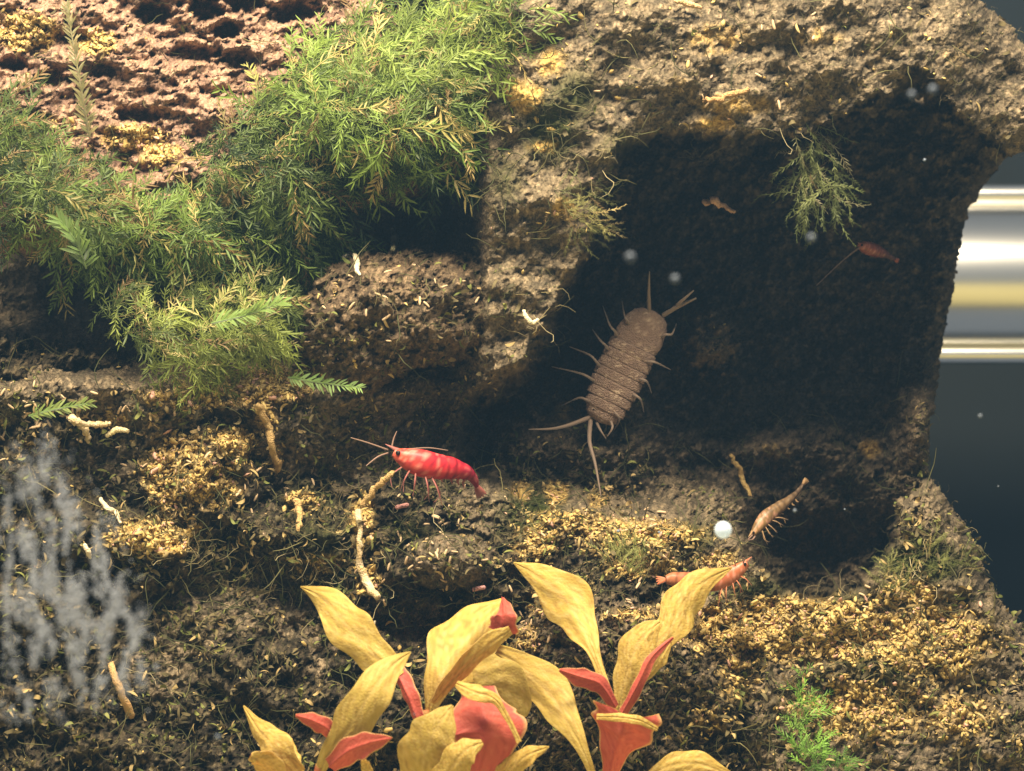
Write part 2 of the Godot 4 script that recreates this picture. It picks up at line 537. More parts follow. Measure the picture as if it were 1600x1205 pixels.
# ---------------------------------------------------------------- animals
func shrimp(called: String, label: String, axis: Array, radii: Array, c0: Color, c1: Color, c2: Color, belly: Vector2, m: Material, legs: bool, feelers: Array) -> void:
	var P := pts3(axis)
	var o := thing(called, label, "shrimp", P[2])
	var off := P[2] as Vector3
	var Q := []
	for p in P: Q.append(p - off)
	var col := func(u: float, w: float, n: Vector3) -> Color:
		var k := clampf(0.5 + 0.45 * nC.get_noise_2d(u * 330.0, n.z * 60.0 + n.y * 40.0) + 0.35 * nB.get_noise_2d(u * 420.0, n.y * 90.0), 0.0, 1.0)
		var c := c0.lerp(c1, ss(0.0, 0.4, u)).lerp(c2, ss(0.45, 0.9, u))
		c = c.lerp(c0.lightened(0.2), ss(0.55, 0.85, k) * 0.4).lerp(c2.darkened(0.2), ss(0.5, 0.75, 1.0 - k) * 0.65)
		if u > 0.45 and absf(sin(u * 38.0)) < 0.3: c = c.darkened(0.45)
		if u < 0.45 and k > 0.62: c = c.lerp(Color(0.9, 0.4, 0.3), 0.35)
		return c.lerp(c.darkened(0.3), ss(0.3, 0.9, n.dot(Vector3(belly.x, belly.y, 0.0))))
	var R := []
	var n := 40
	var RR := spline(mm(radii), n)
	for i in n + 1:
		var u := float(i) / n
		var seg := 1.0
		if u > 0.45: seg = 1.0 + 0.10 * absf(sin(u * 19.0))
		R.append(RR[i] * seg)
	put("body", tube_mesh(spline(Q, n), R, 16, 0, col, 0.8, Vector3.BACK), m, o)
	var head: Vector3 = Q[0]
	var fwd: Vector3 = (Q[0] - Q[1]).normalized()
	var dn := Vector3(belly.x, belly.y, 0.0).normalized()
	var s: float = radii[2] * 0.0001
	put("rostrum", tube_mesh([head - fwd * s * 0.9 - dn * s * 0.35, head - dn * s * 0.28, head + fwd * s * 0.75 - dn * s * 0.3], [s * 0.22, s * 0.15, s * 0.02], 6), M.get(called + "_limb"), o)
	for e in [-1.0, 1.0]:
		var b := SphereMesh.new()
		b.radius = s * 0.19
		b.height = s * 0.38
		b.radial_segments = 12
		b.rings = 8
		var eye := put("eye", b, M.eye, o)
		eye.position = head - fwd * s * 0.35 + Vector3(0, 0, e * s * 0.42) - dn * s * 0.12
	var tail: Vector3 = Q[Q.size() - 1]
	var td: Vector3 = (tail - Q[Q.size() - 2]).normalized()
	for e in [-0.5, -0.2, 0.15, 0.5]:
		var d := td.rotated(Vector3.BACK, e * 0.8)
		put("tail_fan", tube_mesh([tail - td * s * 0.2, tail + d * s * 0.5 + Vector3(0, 0, e * s * 0.4), tail + d * s * 1.1 + Vector3(0, 0, e * s * 0.6)], [s * 0.13, s * 0.2, s * 0.06], 6, 6, null, 0.4), M.get(called + "_limb"), o)
	if legs:
		for i in 5:
			for e in [-1.0, 1.0]:
				var u := 0.16 + 0.065 * i
				var q: Vector3 = spline(Q, 40)[int(u * 40)]
				var a := q + dn * s * 0.75 + Vector3(0, 0, e * s * 0.35)
				var lean := fwd * (0.55 - 0.32 * i) * s
				var pts := [a, a + dn * s * 0.55 + lean * 0.8 + Vector3(0, 0, e * s * 0.5), a + dn * s * 1.1 + lean * 1.3 + Vector3(0, 0, e * s * 0.45), a + dn * s * 1.75 + lean * (1.3 + 0.5 * e)]
				put("leg", tube_mesh(pts, [s * 0.065, s * 0.055, s * 0.04, s * 0.014], 5, 9), M.get(called + "_limb"), o)
		for i in 4:
			var u := 0.52 + 0.08 * i
			var q: Vector3 = spline(Q, 40)[int(u * 40)]
			put("swimmeret", tube_mesh([q + dn * s * 0.5, q + dn * s * 0.85 + fwd * s * 0.1, q + dn * s * 1.1 - fwd * s * 0.08], [s * 0.1, s * 0.1, s * 0.03], 5, 6, null, 0.5), M.get(called + "_limb"), o)
	for f in feelers:
		var L := []
		for p in pts3(f): L.append(p - off)
		put("antenna", tube_mesh(L, [0.00014, 0.00011, 0.00006], 4, 12), M.feeler, o)

func water_louse() -> void:
	var a := Vector2(1022, 486)       # tail end
	var b := Vector2(936, 660)        # head end
	var z := depth(965, 590) + 6.5
	var off := at(980, 572, z)
	var o := thing("water_louse", "brown segmented water louse clinging to the shaded wall of the hollow", "crustacean", off)
	var ax := (b - a).normalized()
	var sd := Vector2(-ax.y, ax.x)
	# length positions, half width, half thickness
	var v := PackedVector3Array()
	var c := PackedColorArray()
	var idx := PackedInt32Array()
	var prof := [[0.0, 4, 2], [0.015, 19, 6], [0.05, 28, 9], [0.11, 34, 11.5], [0.18, 37, 13], [0.25, 38, 14], [0.3, 37, 14]]
	for i in 7:
		var t0 := 0.325 + i * 0.082
		var w: float = [37, 38, 38.5, 38, 37, 35, 32][i]
		prof.append([t0, w * 0.985, 13.9])
		prof.append([t0 + 0.012, w * 1.04, 15.2])
		prof.append([t0 + 0.055, w * 1.05, 15.4])
		prof.append([t0 + 0.076, w * 1.05, 15.0])
	prof.append_array([[0.905, 29, 13], [0.925, 28, 13], [0.955, 26, 12], [0.985, 17, 8], [1.0, 5, 3]])
	var fine := []
	for i in prof.size() - 1:
		for k in 3:
			var f := k / 3.0
			fine.append([lerpf(prof[i][0], prof[i + 1][0], f), lerpf(prof[i][1], prof[i + 1][1], f), lerpf(prof[i][2], prof[i + 1][2], f)])
	fine.append(prof[-1])
	prof = fine
	var S := 64
	var L := a.distance_to(b)
	for i in prof.size():
		var t: float = prof[i][0]
		var mid := a + ax * L * t
		mid += sd * 4.0 * sin(t * 3.0)
		var jit := nC.get_noise_1d(i * 12.0) * 1.6
		for k in S:
			var w := TAU * k / S
			var cw := cos(w)
			var sw := sin(w)
			var x: float = signf(cw) * pow(absf(cw), 0.8) * (prof[i][1] + jit + 0.9 * nC.get_noise_2d(k * 9.0, i * 6.0))
			var y: float = sw * prof[i][2] * (1.0 if sw > 0 else 0.6) * (1.0 + 0.05 * nC.get_noise_2d(k * 7.0, i * 5.0 + 90.0))
			var q := mid + sd * x
			v.append(at(q.x, q.y, z + y * PX) - off)
			var m := 0.5 + 0.4 * nC.get_noise_2d(q.x * 2.4, q.y * 2.4) + 0.3 * nB.get_noise_2d(q.x * 2.0, q.y * 2.0)
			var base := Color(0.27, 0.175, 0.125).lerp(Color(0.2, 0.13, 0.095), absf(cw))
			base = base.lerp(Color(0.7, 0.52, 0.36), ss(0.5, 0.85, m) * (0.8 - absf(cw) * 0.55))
			if i > 20 and i < prof.size() - 15 and (i - 21) % 12 == 0: base = base.darkened(0.42)
			c.append(base)
	for i in prof.size() - 1:
		for k in S:
			var k2 := (k + 1) % S
			var p := i * S + k
			var q := i * S + k2
			idx.append_array([p, q, p + S, q, q + S, p + S])
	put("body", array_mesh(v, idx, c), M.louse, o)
	var limb := func(kind: String, list: Array, r: Array, sides := 5) -> void:
		var Q := []
		for p in list: Q.append(at(p[0], p[1], maxf(z + p[2], depth(p[0], p[1]) + 0.6)) - off)
		put(kind, tube_mesh(Q, mm(r), sides, 12), M.louse_limb, o)
	for e in [[928, 640], [949, 650]]:
		var b2 := SphereMesh.new()
		b2.radius = 0.00022
		b2.height = 0.00044
		b2.radial_segments = 10
		b2.rings = 6
		var ey := put("eye", b2, M.eye, o)
		ey.position = at(e[0], e[1], z + 1.0) - off
	limb.call("tail_spike", [[1015, 492, 0], [1014, 458, 2], [1015, 424, 4]], [4.2, 3, 0.8])
	limb.call("tail_spike", [[1036, 493, 0], [1062, 478, 2], [1088, 466, 3]], [4, 3.4, 1.6])
	limb.call("tail_spike", [[1050, 484, 1], [1068, 468, 3], [1084, 454, 4]], [3, 2.6, 1])
	limb.call("antenna", [[922, 652, 0], [890, 664, 3], [862, 670, 5], [826, 671, 7]], [4, 3.2, 2.2, 0.7])
	limb.call("antenna", [[923, 656, 0], [921, 690, 4], [930, 725, 6], [939, 775, 8]], [4, 3.4, 2.4, 0.8])
	limb.call("feeler", [[932, 660, 0], [938, 672, 2], [947, 686, 2]], [2.6, 1.8, 0.6])
	limb.call("feeler", [[952, 654, 0], [957, 668, 2], [949, 682, 2]], [2.6, 2, 0.8])
	for p in [[[956, 640], [968, 656], [958, 674]], [[930, 632], [904, 622], [878, 634]], [[935, 600], [905, 583], [862, 573]], [[942, 578], [920, 554], [890, 542]], [[955, 552], [938, 532], [926, 515]], [[968, 530], [953, 508], [942, 478]], [[985, 512], [976, 494], [972, 470]],
		[[1005, 566], [1028, 568], [1048, 578]], [[995, 592], [1012, 598], [1018, 614]], [[1030, 528], [1050, 522], [1057, 506]], [[985, 615], [1002, 626], [1006, 644]]]:
		limb.call("leg", [[p[0][0], p[0][1], 0.0], [(p[0][0] + p[1][0]) * 0.5, (p[0][1] + p[1][1]) * 0.5 - 2, 1.5], [p[1][0], p[1][1], 1.0], [p[2][0], p[2][1], -2.5]], [2.8, 2.3, 1.7, 0.6])

# ---------------------------------------------------------------- the scene
func _ready() -> void:
	rng.seed = 4711
	var cam := Camera3D.new()
	cam.name = "camera"
	cam.position = Vector3(0, 0, DIST * 0.001)
	cam.fov = rad_to_deg(2.0 * atan(602.5 * PX / DIST))
	cam.near = 0.02
	cam.far = 6.0
	var lens := CameraAttributesPhysical.new()
	lens.frustum_focal_length = 12.0 / tan(deg_to_rad(cam.fov) * 0.5)
	lens.frustum_near = 0.02
	lens.frustum_far = 6.0
	lens.frustum_focus_distance = DIST * 0.001 - 0.008
	lens.exposure_aperture = 42.0
	cam.attributes = lens
	add_child(cam)
	cam.current = true
	var env := Environment.new()
	env.background_mode = Environment.BG_COLOR
	env.background_color = Color(0.335, 0.345, 0.355)
	env.background_energy_multiplier = 1.7
	env.tonemap_mode = Environment.TONE_MAPPER_LINEAR
	env.tonemap_exposure = 1.22
	env.sdfgi_enabled = true
	env.ssao_enabled = true
	env.ssil_enabled = true
	env.fog_enabled = true
	env.fog_density = 0.10
	env.fog_light_color = Color(0.58, 0.8, 1.0)
	var we := WorldEnvironment.new()
	we.name = "environment"
	we.environment = env
	add_child(we)
	# the lamp bar that hangs over the tank, above and a little in front of the rocks
	var lamp := AreaLight3D.new()
	lamp.name = "tank_lamp"
	lamp.area_size = Vector2(0.28, 0.08)
	lamp.light_energy = 0.375
	lamp.light_color = Color(1.0, 0.935, 0.815)
	lamp.shadow_enabled = true
	lamp.position = Vector3(-0.015, 0.24, 0.15)
	add_child(lamp)
	lamp.look_at(Vector3(0.0, -0.01, -0.005), Vector3.BACK)

	var sw := FastNoiseLite.TYPE_SIMPLEX_SMOOTH
	for q in [[nA, 1.0 / 130.0, 4, 11], [nB, 1.0 / 42.0, 4, 12], [nC, 1.0 / 13.0, 3, 13], [nD, 1.0 / 70.0, 5, 14]]:
		q[0].noise_type = sw
		q[0].frequency = q[1]
		q[0].fractal_octaves = q[2]
		q[0].seed = q[3]
	tan_map.add(TAN)
	algae_map.add(ALGAE)
	top.resize(GW * GH)
	top.fill(-60.0)
	materials()
	backdrop()
	rocks()
	animals()
	plants()
	moss()
	debris()
	twigs()
	water_life()

func materials() -> void:
	var grain := NoiseTexture2D.new()
	grain.width = 512
	grain.height = 512
	grain.seamless = true
	var fn := FastNoiseLite.new()
	fn.frequency = 0.045
	fn.fractal_octaves = 5
	fn.seed = 5
	grain.noise = fn
	var r := mat(Color(1, 1, 1), 0.95, true, 0.0, 0.2)
	r.uv1_triplanar = true
	r.uv1_scale = Vector3(42, 42, 42)
	r.heightmap_enabled = true
	r.heightmap_texture = grain
	r.heightmap_scale = 0.045
	var spots := NoiseTexture2D.new()
	spots.width = 1024
	spots.height = 1024
	spots.seamless = true
	var sn := FastNoiseLite.new()
	sn.frequency = 0.03
	sn.fractal_octaves = 5
	sn.fractal_gain = 0.62
	sn.seed = 21
	spots.noise = sn
	var ramp := Gradient.new()
	ramp.offsets = PackedFloat32Array([0.0, 0.34, 0.5, 0.64, 1.0])
	ramp.colors = PackedColorArray([Color(0.34, 0.33, 0.32), Color(0.62, 0.60, 0.57), Color(0.85, 0.83, 0.79), Color(0.98, 0.96, 0.92), Color(1.0, 0.99, 0.96)])
	spots.color_ramp = ramp
	r.albedo_texture = spots
	M.rock = r
	M.leaf = mat(Color(1, 1, 1), 0.55, true, 0.75, 0.35)
	M.leaf.uv1_triplanar = true
	M.leaf.uv1_scale = Vector3(90, 90, 90)
	M.leaf.heightmap_enabled = true
	M.leaf.heightmap_texture = grain
	M.leaf.heightmap_scale = 0.008
	M.bits = mat(Color(1, 1, 1), 0.75, true, 0.25)
	M.moss = mat(Color(1, 1, 1), 0.5, true, 0.5, 0.4)
	M.pellet = mat(Color(0.52, 0.37, 0.22), 0.6)
	M.twig = mat(Color(1, 1, 1), 0.8, true, 0.0, 0.2)
	M.twig.uv1_triplanar = true
	M.twig.uv1_scale = Vector3(130, 130, 130)
	M.twig.heightmap_enabled = true
	M.twig.heightmap_texture = grain
	M.twig.heightmap_scale = 0.04
	M.eye = mat(Color(0.012, 0.01, 0.01), 0.15)
	M.feeler = mat(Color(0.32, 0.2, 0.15), 0.5, false, 0.3)
	M.louse = mat(Color(1, 1, 1), 0.55, true, 0.0, 0.4)
	M.louse.uv1_triplanar = true
	M.louse.uv1_scale = Vector3(130, 130, 130)
	M.louse.heightmap_enabled = true
	M.louse.heightmap_texture = grain
	M.louse.heightmap_scale = 0.04
	M.louse_limb = mat(Color(0.25, 0.175, 0.125), 0.5, false, 0.5)
	M.red_shell = mat(Color(1, 1, 1), 0.38, true, 0.35, 0.4)
	M.red_shrimp_limb = mat(Color(0.36, 0.10, 0.08), 0.4, false, 0.6)
	M.tan_shrimp_limb = mat(Color(0.45, 0.27, 0.12), 0.4, false, 0.6)
	M.orange_shrimp_limb = mat(Color(0.55, 0.17, 0.07), 0.4, false, 0.6)
	M.dim_shrimp_limb = mat(Color(0.4, 0.1, 0.05), 0.4, false, 0.6)
	M.speck = mat(Color(0.8, 0.86, 0.95), 0.4)
	M.speck.backlight_enabled = true
	M.speck.backlight = Color(0.9, 0.95, 1.0)
	M.mote = mat(Color(0.17, 0.2, 0.25), 0.6)
	M.steel = mat(Color(0.95, 0.92, 0.85), 0.27)
	M.steel.metallic = 1.0

func backdrop() -> void:
	var wall := BoxMesh.new()
	wall.size = Vector3(1.6, 1.0, 0.02)
	var o := put("background", wall, mat(Color(0.010, 0.014, 0.015), 0.6))
	o.position = Vector3(0.1, 0, -0.32)
	tag(o, "dark back wall of the tank behind the rocks", "background", "", "structure")
	var bed := BoxMesh.new()  # bed out of view, added so the tube's lower half reflects tan
	bed.size = Vector3(0.5, 0.02, 0.3)
	o = put("ground", bed, mat(Color(0.42, 0.38, 0.18), 0.9))
	o.position = Vector3(0.05, -0.094, 0.06)
	tag(o, "unseen tan sand bed under the rocks, added for the tube to reflect", "sand", "", "structure")
	# a polished steel tube lying level behind the rock
	var t := thing("steel_tube", "polished level metal tube behind the right edge of the rock", "tube", at(1600, 430, -190))
	var body := CylinderMesh.new()
	body.top_radius = 0.0170
	body.bottom_radius = 0.0170
	body.height = 0.2
	body.radial_segments = 64
	var b := put("tube_body", body, M.steel, t)
	b.rotation.z = PI / 2
	b.position = Vector3(0.04, 0, 0)
	for e in [[0.0182, 0.0026], [-0.0182, 0.0023]]:
		var rail := CylinderMesh.new()
		rail.top_radius = e[1]
		rail.bottom_radius = e[1]
		rail.height = 0.2
		rail.radial_segments = 24
		var rr := put("rail", rail, M.steel, t)
		rr.rotation.z = PI / 2
		rr.position = Vector3(0.04, e[0], 0.004)

func rocks() -> void:
	f_mouth = field(poly([955, 235, 1010, 205, 1090, 200, 1125, 215, 1180, 205, 1240, 215, 1290, 190, 1340, 160, 1395, 140, 1430, 105, 1462, 120, 1490, 165, 1545, 215, 1575, 245, 1640, 300, 1640, 740, 1460, 745, 1412, 790, 1392, 870, 1345, 930, 1290, 946, 1220, 930, 1180, 895, 1150, 860, 1100, 845, 1000, 825, 900, 808, 800, 795, 715, 745, 690, 670, 720, 610, 800, 570, 838, 520, 865, 470, 890, 430, 915, 380, 930, 330, 945, 290]))
	var brown := [Color(0.11, 0.093, 0.07), Color(0.2, 0.163, 0.115), Color(0.38, 0.3, 0.205), Color(0.05, 0.044, 0.036)]
	var pink := [Color(0.30, 0.195, 0.155), Color(0.42, 0.275, 0.21), Color(0.52, 0.36, 0.25), Color(0.12, 0.085, 0.07)]
	var dark := [Color(0.033, 0.029, 0.022), Color(0.06, 0.051, 0.037), Color(0.18, 0.145, 0.092), Color(0.017, 0.016, 0.013)]
	var grey := [Color(0.1, 0.085, 0.063), Color(0.17, 0.14, 0.1), Color(0.34, 0.26, 0.18), Color(0.03, 0.026, 0.02)]
	rock("arch_rock", "big grey brown rock with a dark arched hollow under it", poly([-72, -72, 1490, -72, 1530, 0, 1575, 40, 1600, 68, 1640, 100, 1660, 160, 1640, 215, 1590, 240, 1555, 262, 1540, 285, 1512, 330, 1497, 400, 1492, 440, 1478, 500, 1470, 545, 1462, 620, 1450, 690, 1450, 740, 1470, 765, 1500, 810, 1527, 850, 1535, 890, 1558, 930, 1600, 985, 1668, 1050, 1668, 1275, -72, 1275]), h_arch, brown, 34.0, 22.0, 5.0, M.rock, f_mouth)
	rock("hollow_rock", "rock at the back of the arched hollow with the shade painted into its colour, its right edge free", poly([860, 150, 1540, 150, 1560, 262, 1540, 285, 1512, 330, 1497, 400, 1492, 440, 1478, 500, 1470, 545, 1462, 620, 1450, 690, 1450, 740, 1465, 790, 1440, 900, 1380, 990, 1200, 990, 1080, 900, 900, 870, 780, 860, 640, 780, 620, 560, 800, 400]), h_hollow, [Color(0.06, 0.05, 0.038), Color(0.11, 0.087, 0.063), Color(0.24, 0.185, 0.13), Color(0.033, 0.029, 0.024)], 30.0, 14.0, 5.0, M.rock)  # palette darker than the arch rock: the shade of the hollow painted in
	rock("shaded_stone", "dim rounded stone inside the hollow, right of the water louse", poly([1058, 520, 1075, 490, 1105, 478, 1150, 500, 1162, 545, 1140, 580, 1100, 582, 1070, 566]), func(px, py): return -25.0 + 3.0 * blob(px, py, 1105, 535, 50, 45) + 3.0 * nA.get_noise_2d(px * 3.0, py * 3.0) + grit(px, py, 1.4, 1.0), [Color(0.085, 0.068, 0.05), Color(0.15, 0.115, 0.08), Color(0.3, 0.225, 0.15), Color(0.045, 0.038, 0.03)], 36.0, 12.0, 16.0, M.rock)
	rock("lava_rock", "pinkish brown porous lava rock behind the moss, with open pores", poly([-72, -72, 900, -72, 880, 30, 840, 120, 780, 190, 735, 270, 640, 320, 520, 340, 400, 370, 200, 400, -72, 400]), h_lava, pink, 40.0, 20.0, 10.0, M.rock)
	rock("knob_rock", "rounded dark rock knob under the moss, littered with pale bits", poly([465, 480, 490, 430, 540, 395, 620, 388, 700, 395, 770, 395, 825, 410, 850, 470, 835, 530, 800, 565, 740, 570, 660, 575, 625, 600, 600, 655, 550, 655, 490, 625, 455, 560]), h_knob, [Color(0.09, 0.07, 0.05), Color(0.17, 0.125, 0.085), Color(0.34, 0.25, 0.165), Color(0.022, 0.018, 0.013)], 60.0, 20.0, 12.0, M.rock)
	rock("slope_rock", "dark sloping rock under the knob, with yellow patches of debris", poly([-72, 520, 100, 540, 220, 555, 330, 565, 440, 560, 520, 610, 590, 670, 630, 740, 720, 785, 800, 822, 900, 850, 1000, 900, 1120, 930, 1200, 1000, 1180, 1100, 1150, 1275, -72, 1275]), h_slope, dark, 42.0, 16.0, 26.0, M.rock)
	rock("front_boulder", "grey rough boulder behind the right stem plant", poly([800, 985, 850, 915, 960, 925, 1060, 955, 1120, 1020, 1150, 1120, 1160, 1275, 760, 1275, 770, 1060]), h_boulder, grey, 50.0, 12.0, 10.0, M.rock)
	rock("rounded_stone", "smooth rounded grey stone on the dark slope below the red shrimp", poly([622, 880, 640, 845, 690, 832, 745, 838, 780, 860, 785, 890, 765, 915, 700, 925, 640, 915]), h_stone, grey, 34.0, 8.0, 5.0, M.rock)
	rock("stone_chip", "small brown stone chip standing left of the deepest part of the hollow", poly([1003, 862, 1012, 846, 1042, 846, 1050, 868, 1040, 892, 1015, 895]), h_chip, [Color(0.05, 0.035, 0.028), Color(0.08, 0.055, 0.04), Color(0.2, 0.14, 0.1), Color(0.03, 0.02, 0.016)], 14.0, 7.0, 3.0, M.rock)

func animals() -> void:
	shrimp("red_shrimp", "bright red shrimp standing below the rock knob", [[615, 707, 14], [630, 714, 14], [655, 723, 14], [682, 729, 13], [706, 732, 12], [725, 737, 11], [738, 746, 10], [745, 760, 9]], [6, 14, 20.5, 19.5, 15.5, 11.5, 7.5, 3.5], Color(0.72, 0.12, 0.06), Color(0.58, 0.03, 0.04), Color(0.24, 0.014, 0.04), Vector2(-0.2, -1), M.red_shell, true,
		[[[606, 703, 15], [575, 692, 17], [548, 684, 18]], [[606, 708, 15], [590, 714, 18], [572, 728, 19]], [[612, 700, 14], [615, 686, 14], [620, 674, 14]], [[640, 702, 12], [670, 700, 9], [700, 704, 8]]])
	shrimp("tan_shrimp", "small tan shrimp swimming head down in the dark hollow", [[1176, 836, -17], [1186, 822, -18], [1198, 808, -19], [1215, 795, -20], [1232, 782, -21], [1245, 770, -22], [1255, 757, -23]], [4, 9.5, 12, 10, 6.5, 4, 2.2], Color(0.34, 0.2, 0.07), Color(0.24, 0.145, 0.065), Color(0.11, 0.07, 0.042), Vector2(0.7, -0.7), M.red_shell, true,
		[[[1176, 836, -17], [1172, 840, -16], [1169, 843, -15]], [[1180, 838, -17], [1176, 843, -16], [1170, 844, -15]]])
	shrimp("orange_shrimp", "orange shrimp half hidden behind a pointed yellow leaf tip", [[1168, 880, 18], [1155, 890, 18], [1140, 900, 18], [1122, 908, 18], [1102, 910, 18], [1080, 908, 17], [1055, 905, 16], [1040, 906, 16]], [5, 10, 13, 14, 13, 12, 10, 6], Color(0.5, 0.16, 0.07), Color(0.42, 0.12, 0.055), Color(0.46, 0.17, 0.08), Vector2(0.3, -1), M.red_shell, true,
		[[[1166, 882, 18], [1172, 876, 19], [1174, 872, 20]], [[1160, 882, 18], [1163, 875, 19], [1161, 871, 20]], [[1150, 886, 18], [1148, 878, 19], [1151, 873, 20]]])
	shrimp("dim_shrimp", "dim rusty shrimp deep in the shade of the hollow", [[1344, 384, -33], [1350, 386, -34], [1360, 389, -35], [1372, 393, -36], [1385, 398, -37], [1398, 405, -39]], [5, 10, 12, 10, 6, 3], Color(0.5, 0.16, 0.08), Color(0.36, 0.1, 0.06), Color(0.12, 0.05, 0.035), Vector2(-0.2, -1), M.red_shell, false,
		[[[1344, 386, -33], [1316, 408, -32], [1276, 446, -31]]])
	water_louse()

func plants() -> void:
	var z := 44.0
	var g := "stem plants along the front"
	var p := thing("stem_plant", "yellow leaved plant at the bottom, leftmost of the front row", "plant", at(470, 1260, z), g)
	var done := func(o: Node3D) -> void:          # parts were built in world places
		for k in o.get_children(): k.position -= o.position
	plant_stem(p, [[480, 1290, z], [470, 1250, z], [458, 1215, z]], [7, 6, 5])
	leaf(p, [[380, 1103, z - 6], [402, 1140, z - 2], [428, 1172, z + 1], [455, 1215, z]], [1, 15, 25, 20], 0.25, 0.25, 0.12, false)
	leaf(p, [[455, 1153, z - 5], [456, 1175, z - 3], [462, 1210, z - 1]], [1, 11, 12], -0.4, 0.2, 0.1, false)
	leaf(p, [[391, 1183, z + 6], [412, 1192, z + 5], [440, 1225, z + 2]], [5, 18, 14], 0.3, 0.2, 0.16, false, "pale yellow crinkled leaf")
	done.call(p)
	p = thing("stem_plant", "plant with one tall olive yellow leaf and a level red leaf, second from left", "plant", at(495, 1260, z + 4), g)
	z = 48.0
	plant_stem(p, [[485, 1290, z], [490, 1240, z], [500, 1195, z]], [8, 7, 6])
	leaf(p, [[642, 1019, z + 1], [612, 1042, z + 4], [578, 1085, z + 6], [548, 1135, z + 5], [518, 1170, z + 3], [496, 1210, z]], [1, 17, 27, 27, 14, 6], 0.1, 0.16, 0.1, false, "", 0.25)
	leaf(p, [[462, 1118, z + 6], [488, 1126, z + 5], [512, 1140, z + 3], [521, 1160, z + 1]], [2, 10, 12, 4], -0.2, 0.3, 0.1, true, "small red leaf with a yellow rim")
	leaf(p, [[612, 1153, z + 12], [578, 1161, z + 9], [545, 1174, z + 6], [515, 1198, z + 2]], [1, 14, 18, 11], 0.15, 0.12, 0.08, true, "red leaf seen from below")
	leaf(p, [[568, 1188, z + 4], [572, 1200, z + 3], [580, 1225, z + 2]], [3, 7, 6], 0.1, 0.2, 0.1, false)
	done.call(p)
	z = 40.0
	p = thing("stem_plant", "largest stem plant in the middle, yellow above and brick red below", "plant", at(690, 1260, z), g)
	plant_stem(p, [[690, 1290, z], [682, 1220, z], [668, 1150, z], [663, 1110, z]], [10, 9, 8, 7])
	leaf(p, [[469, 917, z - 14], [506, 938, z - 9], [543, 980, z - 5], [582, 1022, z - 2], [620, 1060, z]], [1, 20, 32, 27, 13], 0.1, 0.15, 0.14, false, "", 0.15)
	leaf(p, [[618, 1045, z - 1], [638, 1088, z + 1], [658, 1140, z + 1]], [11, 13, 8], 0.5, 0.4, 0.05, true, "red petiole")
	leaf(p, [[668, 1118, z], [688, 1060, z + 1], [722, 1008, z - 2], [766, 962, z - 8], [790, 940, z - 12]], [5, 25, 46, 32, 8], -0.12, 0.34, 0.14, false)
	leaf(p, [[676, 1100, z + 3], [712, 1058, z + 6], [760, 1012, z + 7], [798, 985, z + 6]], [4, 13, 16, 7], 0.5, 0.15, 0.1, false)
	leaf(p, [[785, 934, z + 1], [788, 958, z + 6], [783, 990, z + 5]], [2, 15, 22], 0.25, 0.25, 0.06, true, "pinkish red curled leaf tip")
	leaf(p, [[712, 1046, z - 4], [752, 1058, z - 1], [792, 1082, z - 1], [812, 1125, z - 2]], [10, 34, 36, 12], 0.2, 0.15, 0.12, false, "", 0.35)
	leaf(p, [[765, 1012, z - 10], [812, 1042, z - 6], [858, 1085, z - 3], [890, 1135, z], [918, 1190, z + 1], [930, 1230, z]], [5, 24, 30, 16, 7, 5], 0.2, 0.2, 0.12, false, "", 0.15)
	leaf(p, [[707, 1102, z + 13], [684, 1136, z + 14], [664, 1180, z + 13], [655, 1235, z + 9]], [2, 28, 38, 30], 0.15, 0.16, 0.07, false, "", 0.2)
	leaf(p, [[744, 1072, z + 5], [752, 1110, z + 9], [762, 1155, z + 10], [742, 1225, z + 6]], [24, 46, 50, 16], -0.1, 0.25, 0.07, true, "broad brick red leaf seen from below")
	leaf(p, [[712, 1068, z + 9], [742, 1082, z + 12], [772, 1092, z + 12], [792, 1120, z + 12], [812, 1160, z + 12]], [5, 12, 7, 4, 4], -0.3, 0.2, 0.12, false, "pale rim of the red leaf, turned over")
	leaf(p, [[754, 1160, z + 15], [722, 1178, z + 16], [690, 1225, z + 14]], [4, 20, 20], 0.2, 0.2, 0.1, false, "", 0.1)
	leaf(p, [[858, 1167, z + 9], [822, 1182, z + 9], [780, 1215, z + 7]], [1, 13, 15], 0.2, 0.2, 0.14, false)
	done.call(p)
	z = 34.0
	p = thing("stem_plant", "forked stem plant on the right with two tall pointed bright yellow leaves", "plant", at(955, 1260, z), g)
	plant_stem(p, [[948, 1290, z], [952, 1220, z], [960, 1160, z], [962, 1105, z]], [9, 8, 8, 7])
	leaf(p, [[802, 879, z - 14], [838, 900, z - 11], [878, 932, z - 8], [905, 972, z - 5], [925, 1015, z - 2], [946, 1070, z]], [1, 19, 38, 26, 10, 6], 0.12, 0.2, 0.1, false)
	leaf(p, [[1144, 887, z - 8], [1100, 910, z - 6], [1070, 942, z - 4], [1046, 985, z - 2], [1012, 1018, z]], [1, 19, 29, 23, 13], -0.1, 0.2, 0.1, false)
	leaf(p, [[1032, 972, z + 1], [1000, 1002, z + 2], [980, 1052, z + 2], [966, 1112, z + 1]], [5, 24, 20, 7], 0.2, 0.2, 0.08, false)
	leaf(p, [[1048, 1002, z], [1030, 1032, z + 1], [1002, 1070, z + 1]], [4, 12, 3], -0.3, 0.2, 0.1, false)
	leaf(p, [[1052, 996, z + 3], [1018, 1028, z + 5], [996, 1072, z + 5], [972, 1116, z + 3]], [2, 7, 8, 7], 0.3, 0.5, 0.05, true, "orange red midrib of the tall leaf")
	leaf(p, [[874, 1047, z + 7], [906, 1058, z + 6], [938, 1070, z + 4], [962, 1106, z + 2]], [2, 13, 13, 6], -0.25, 0.25, 0.1, true, "small red leaf with a pale rim")
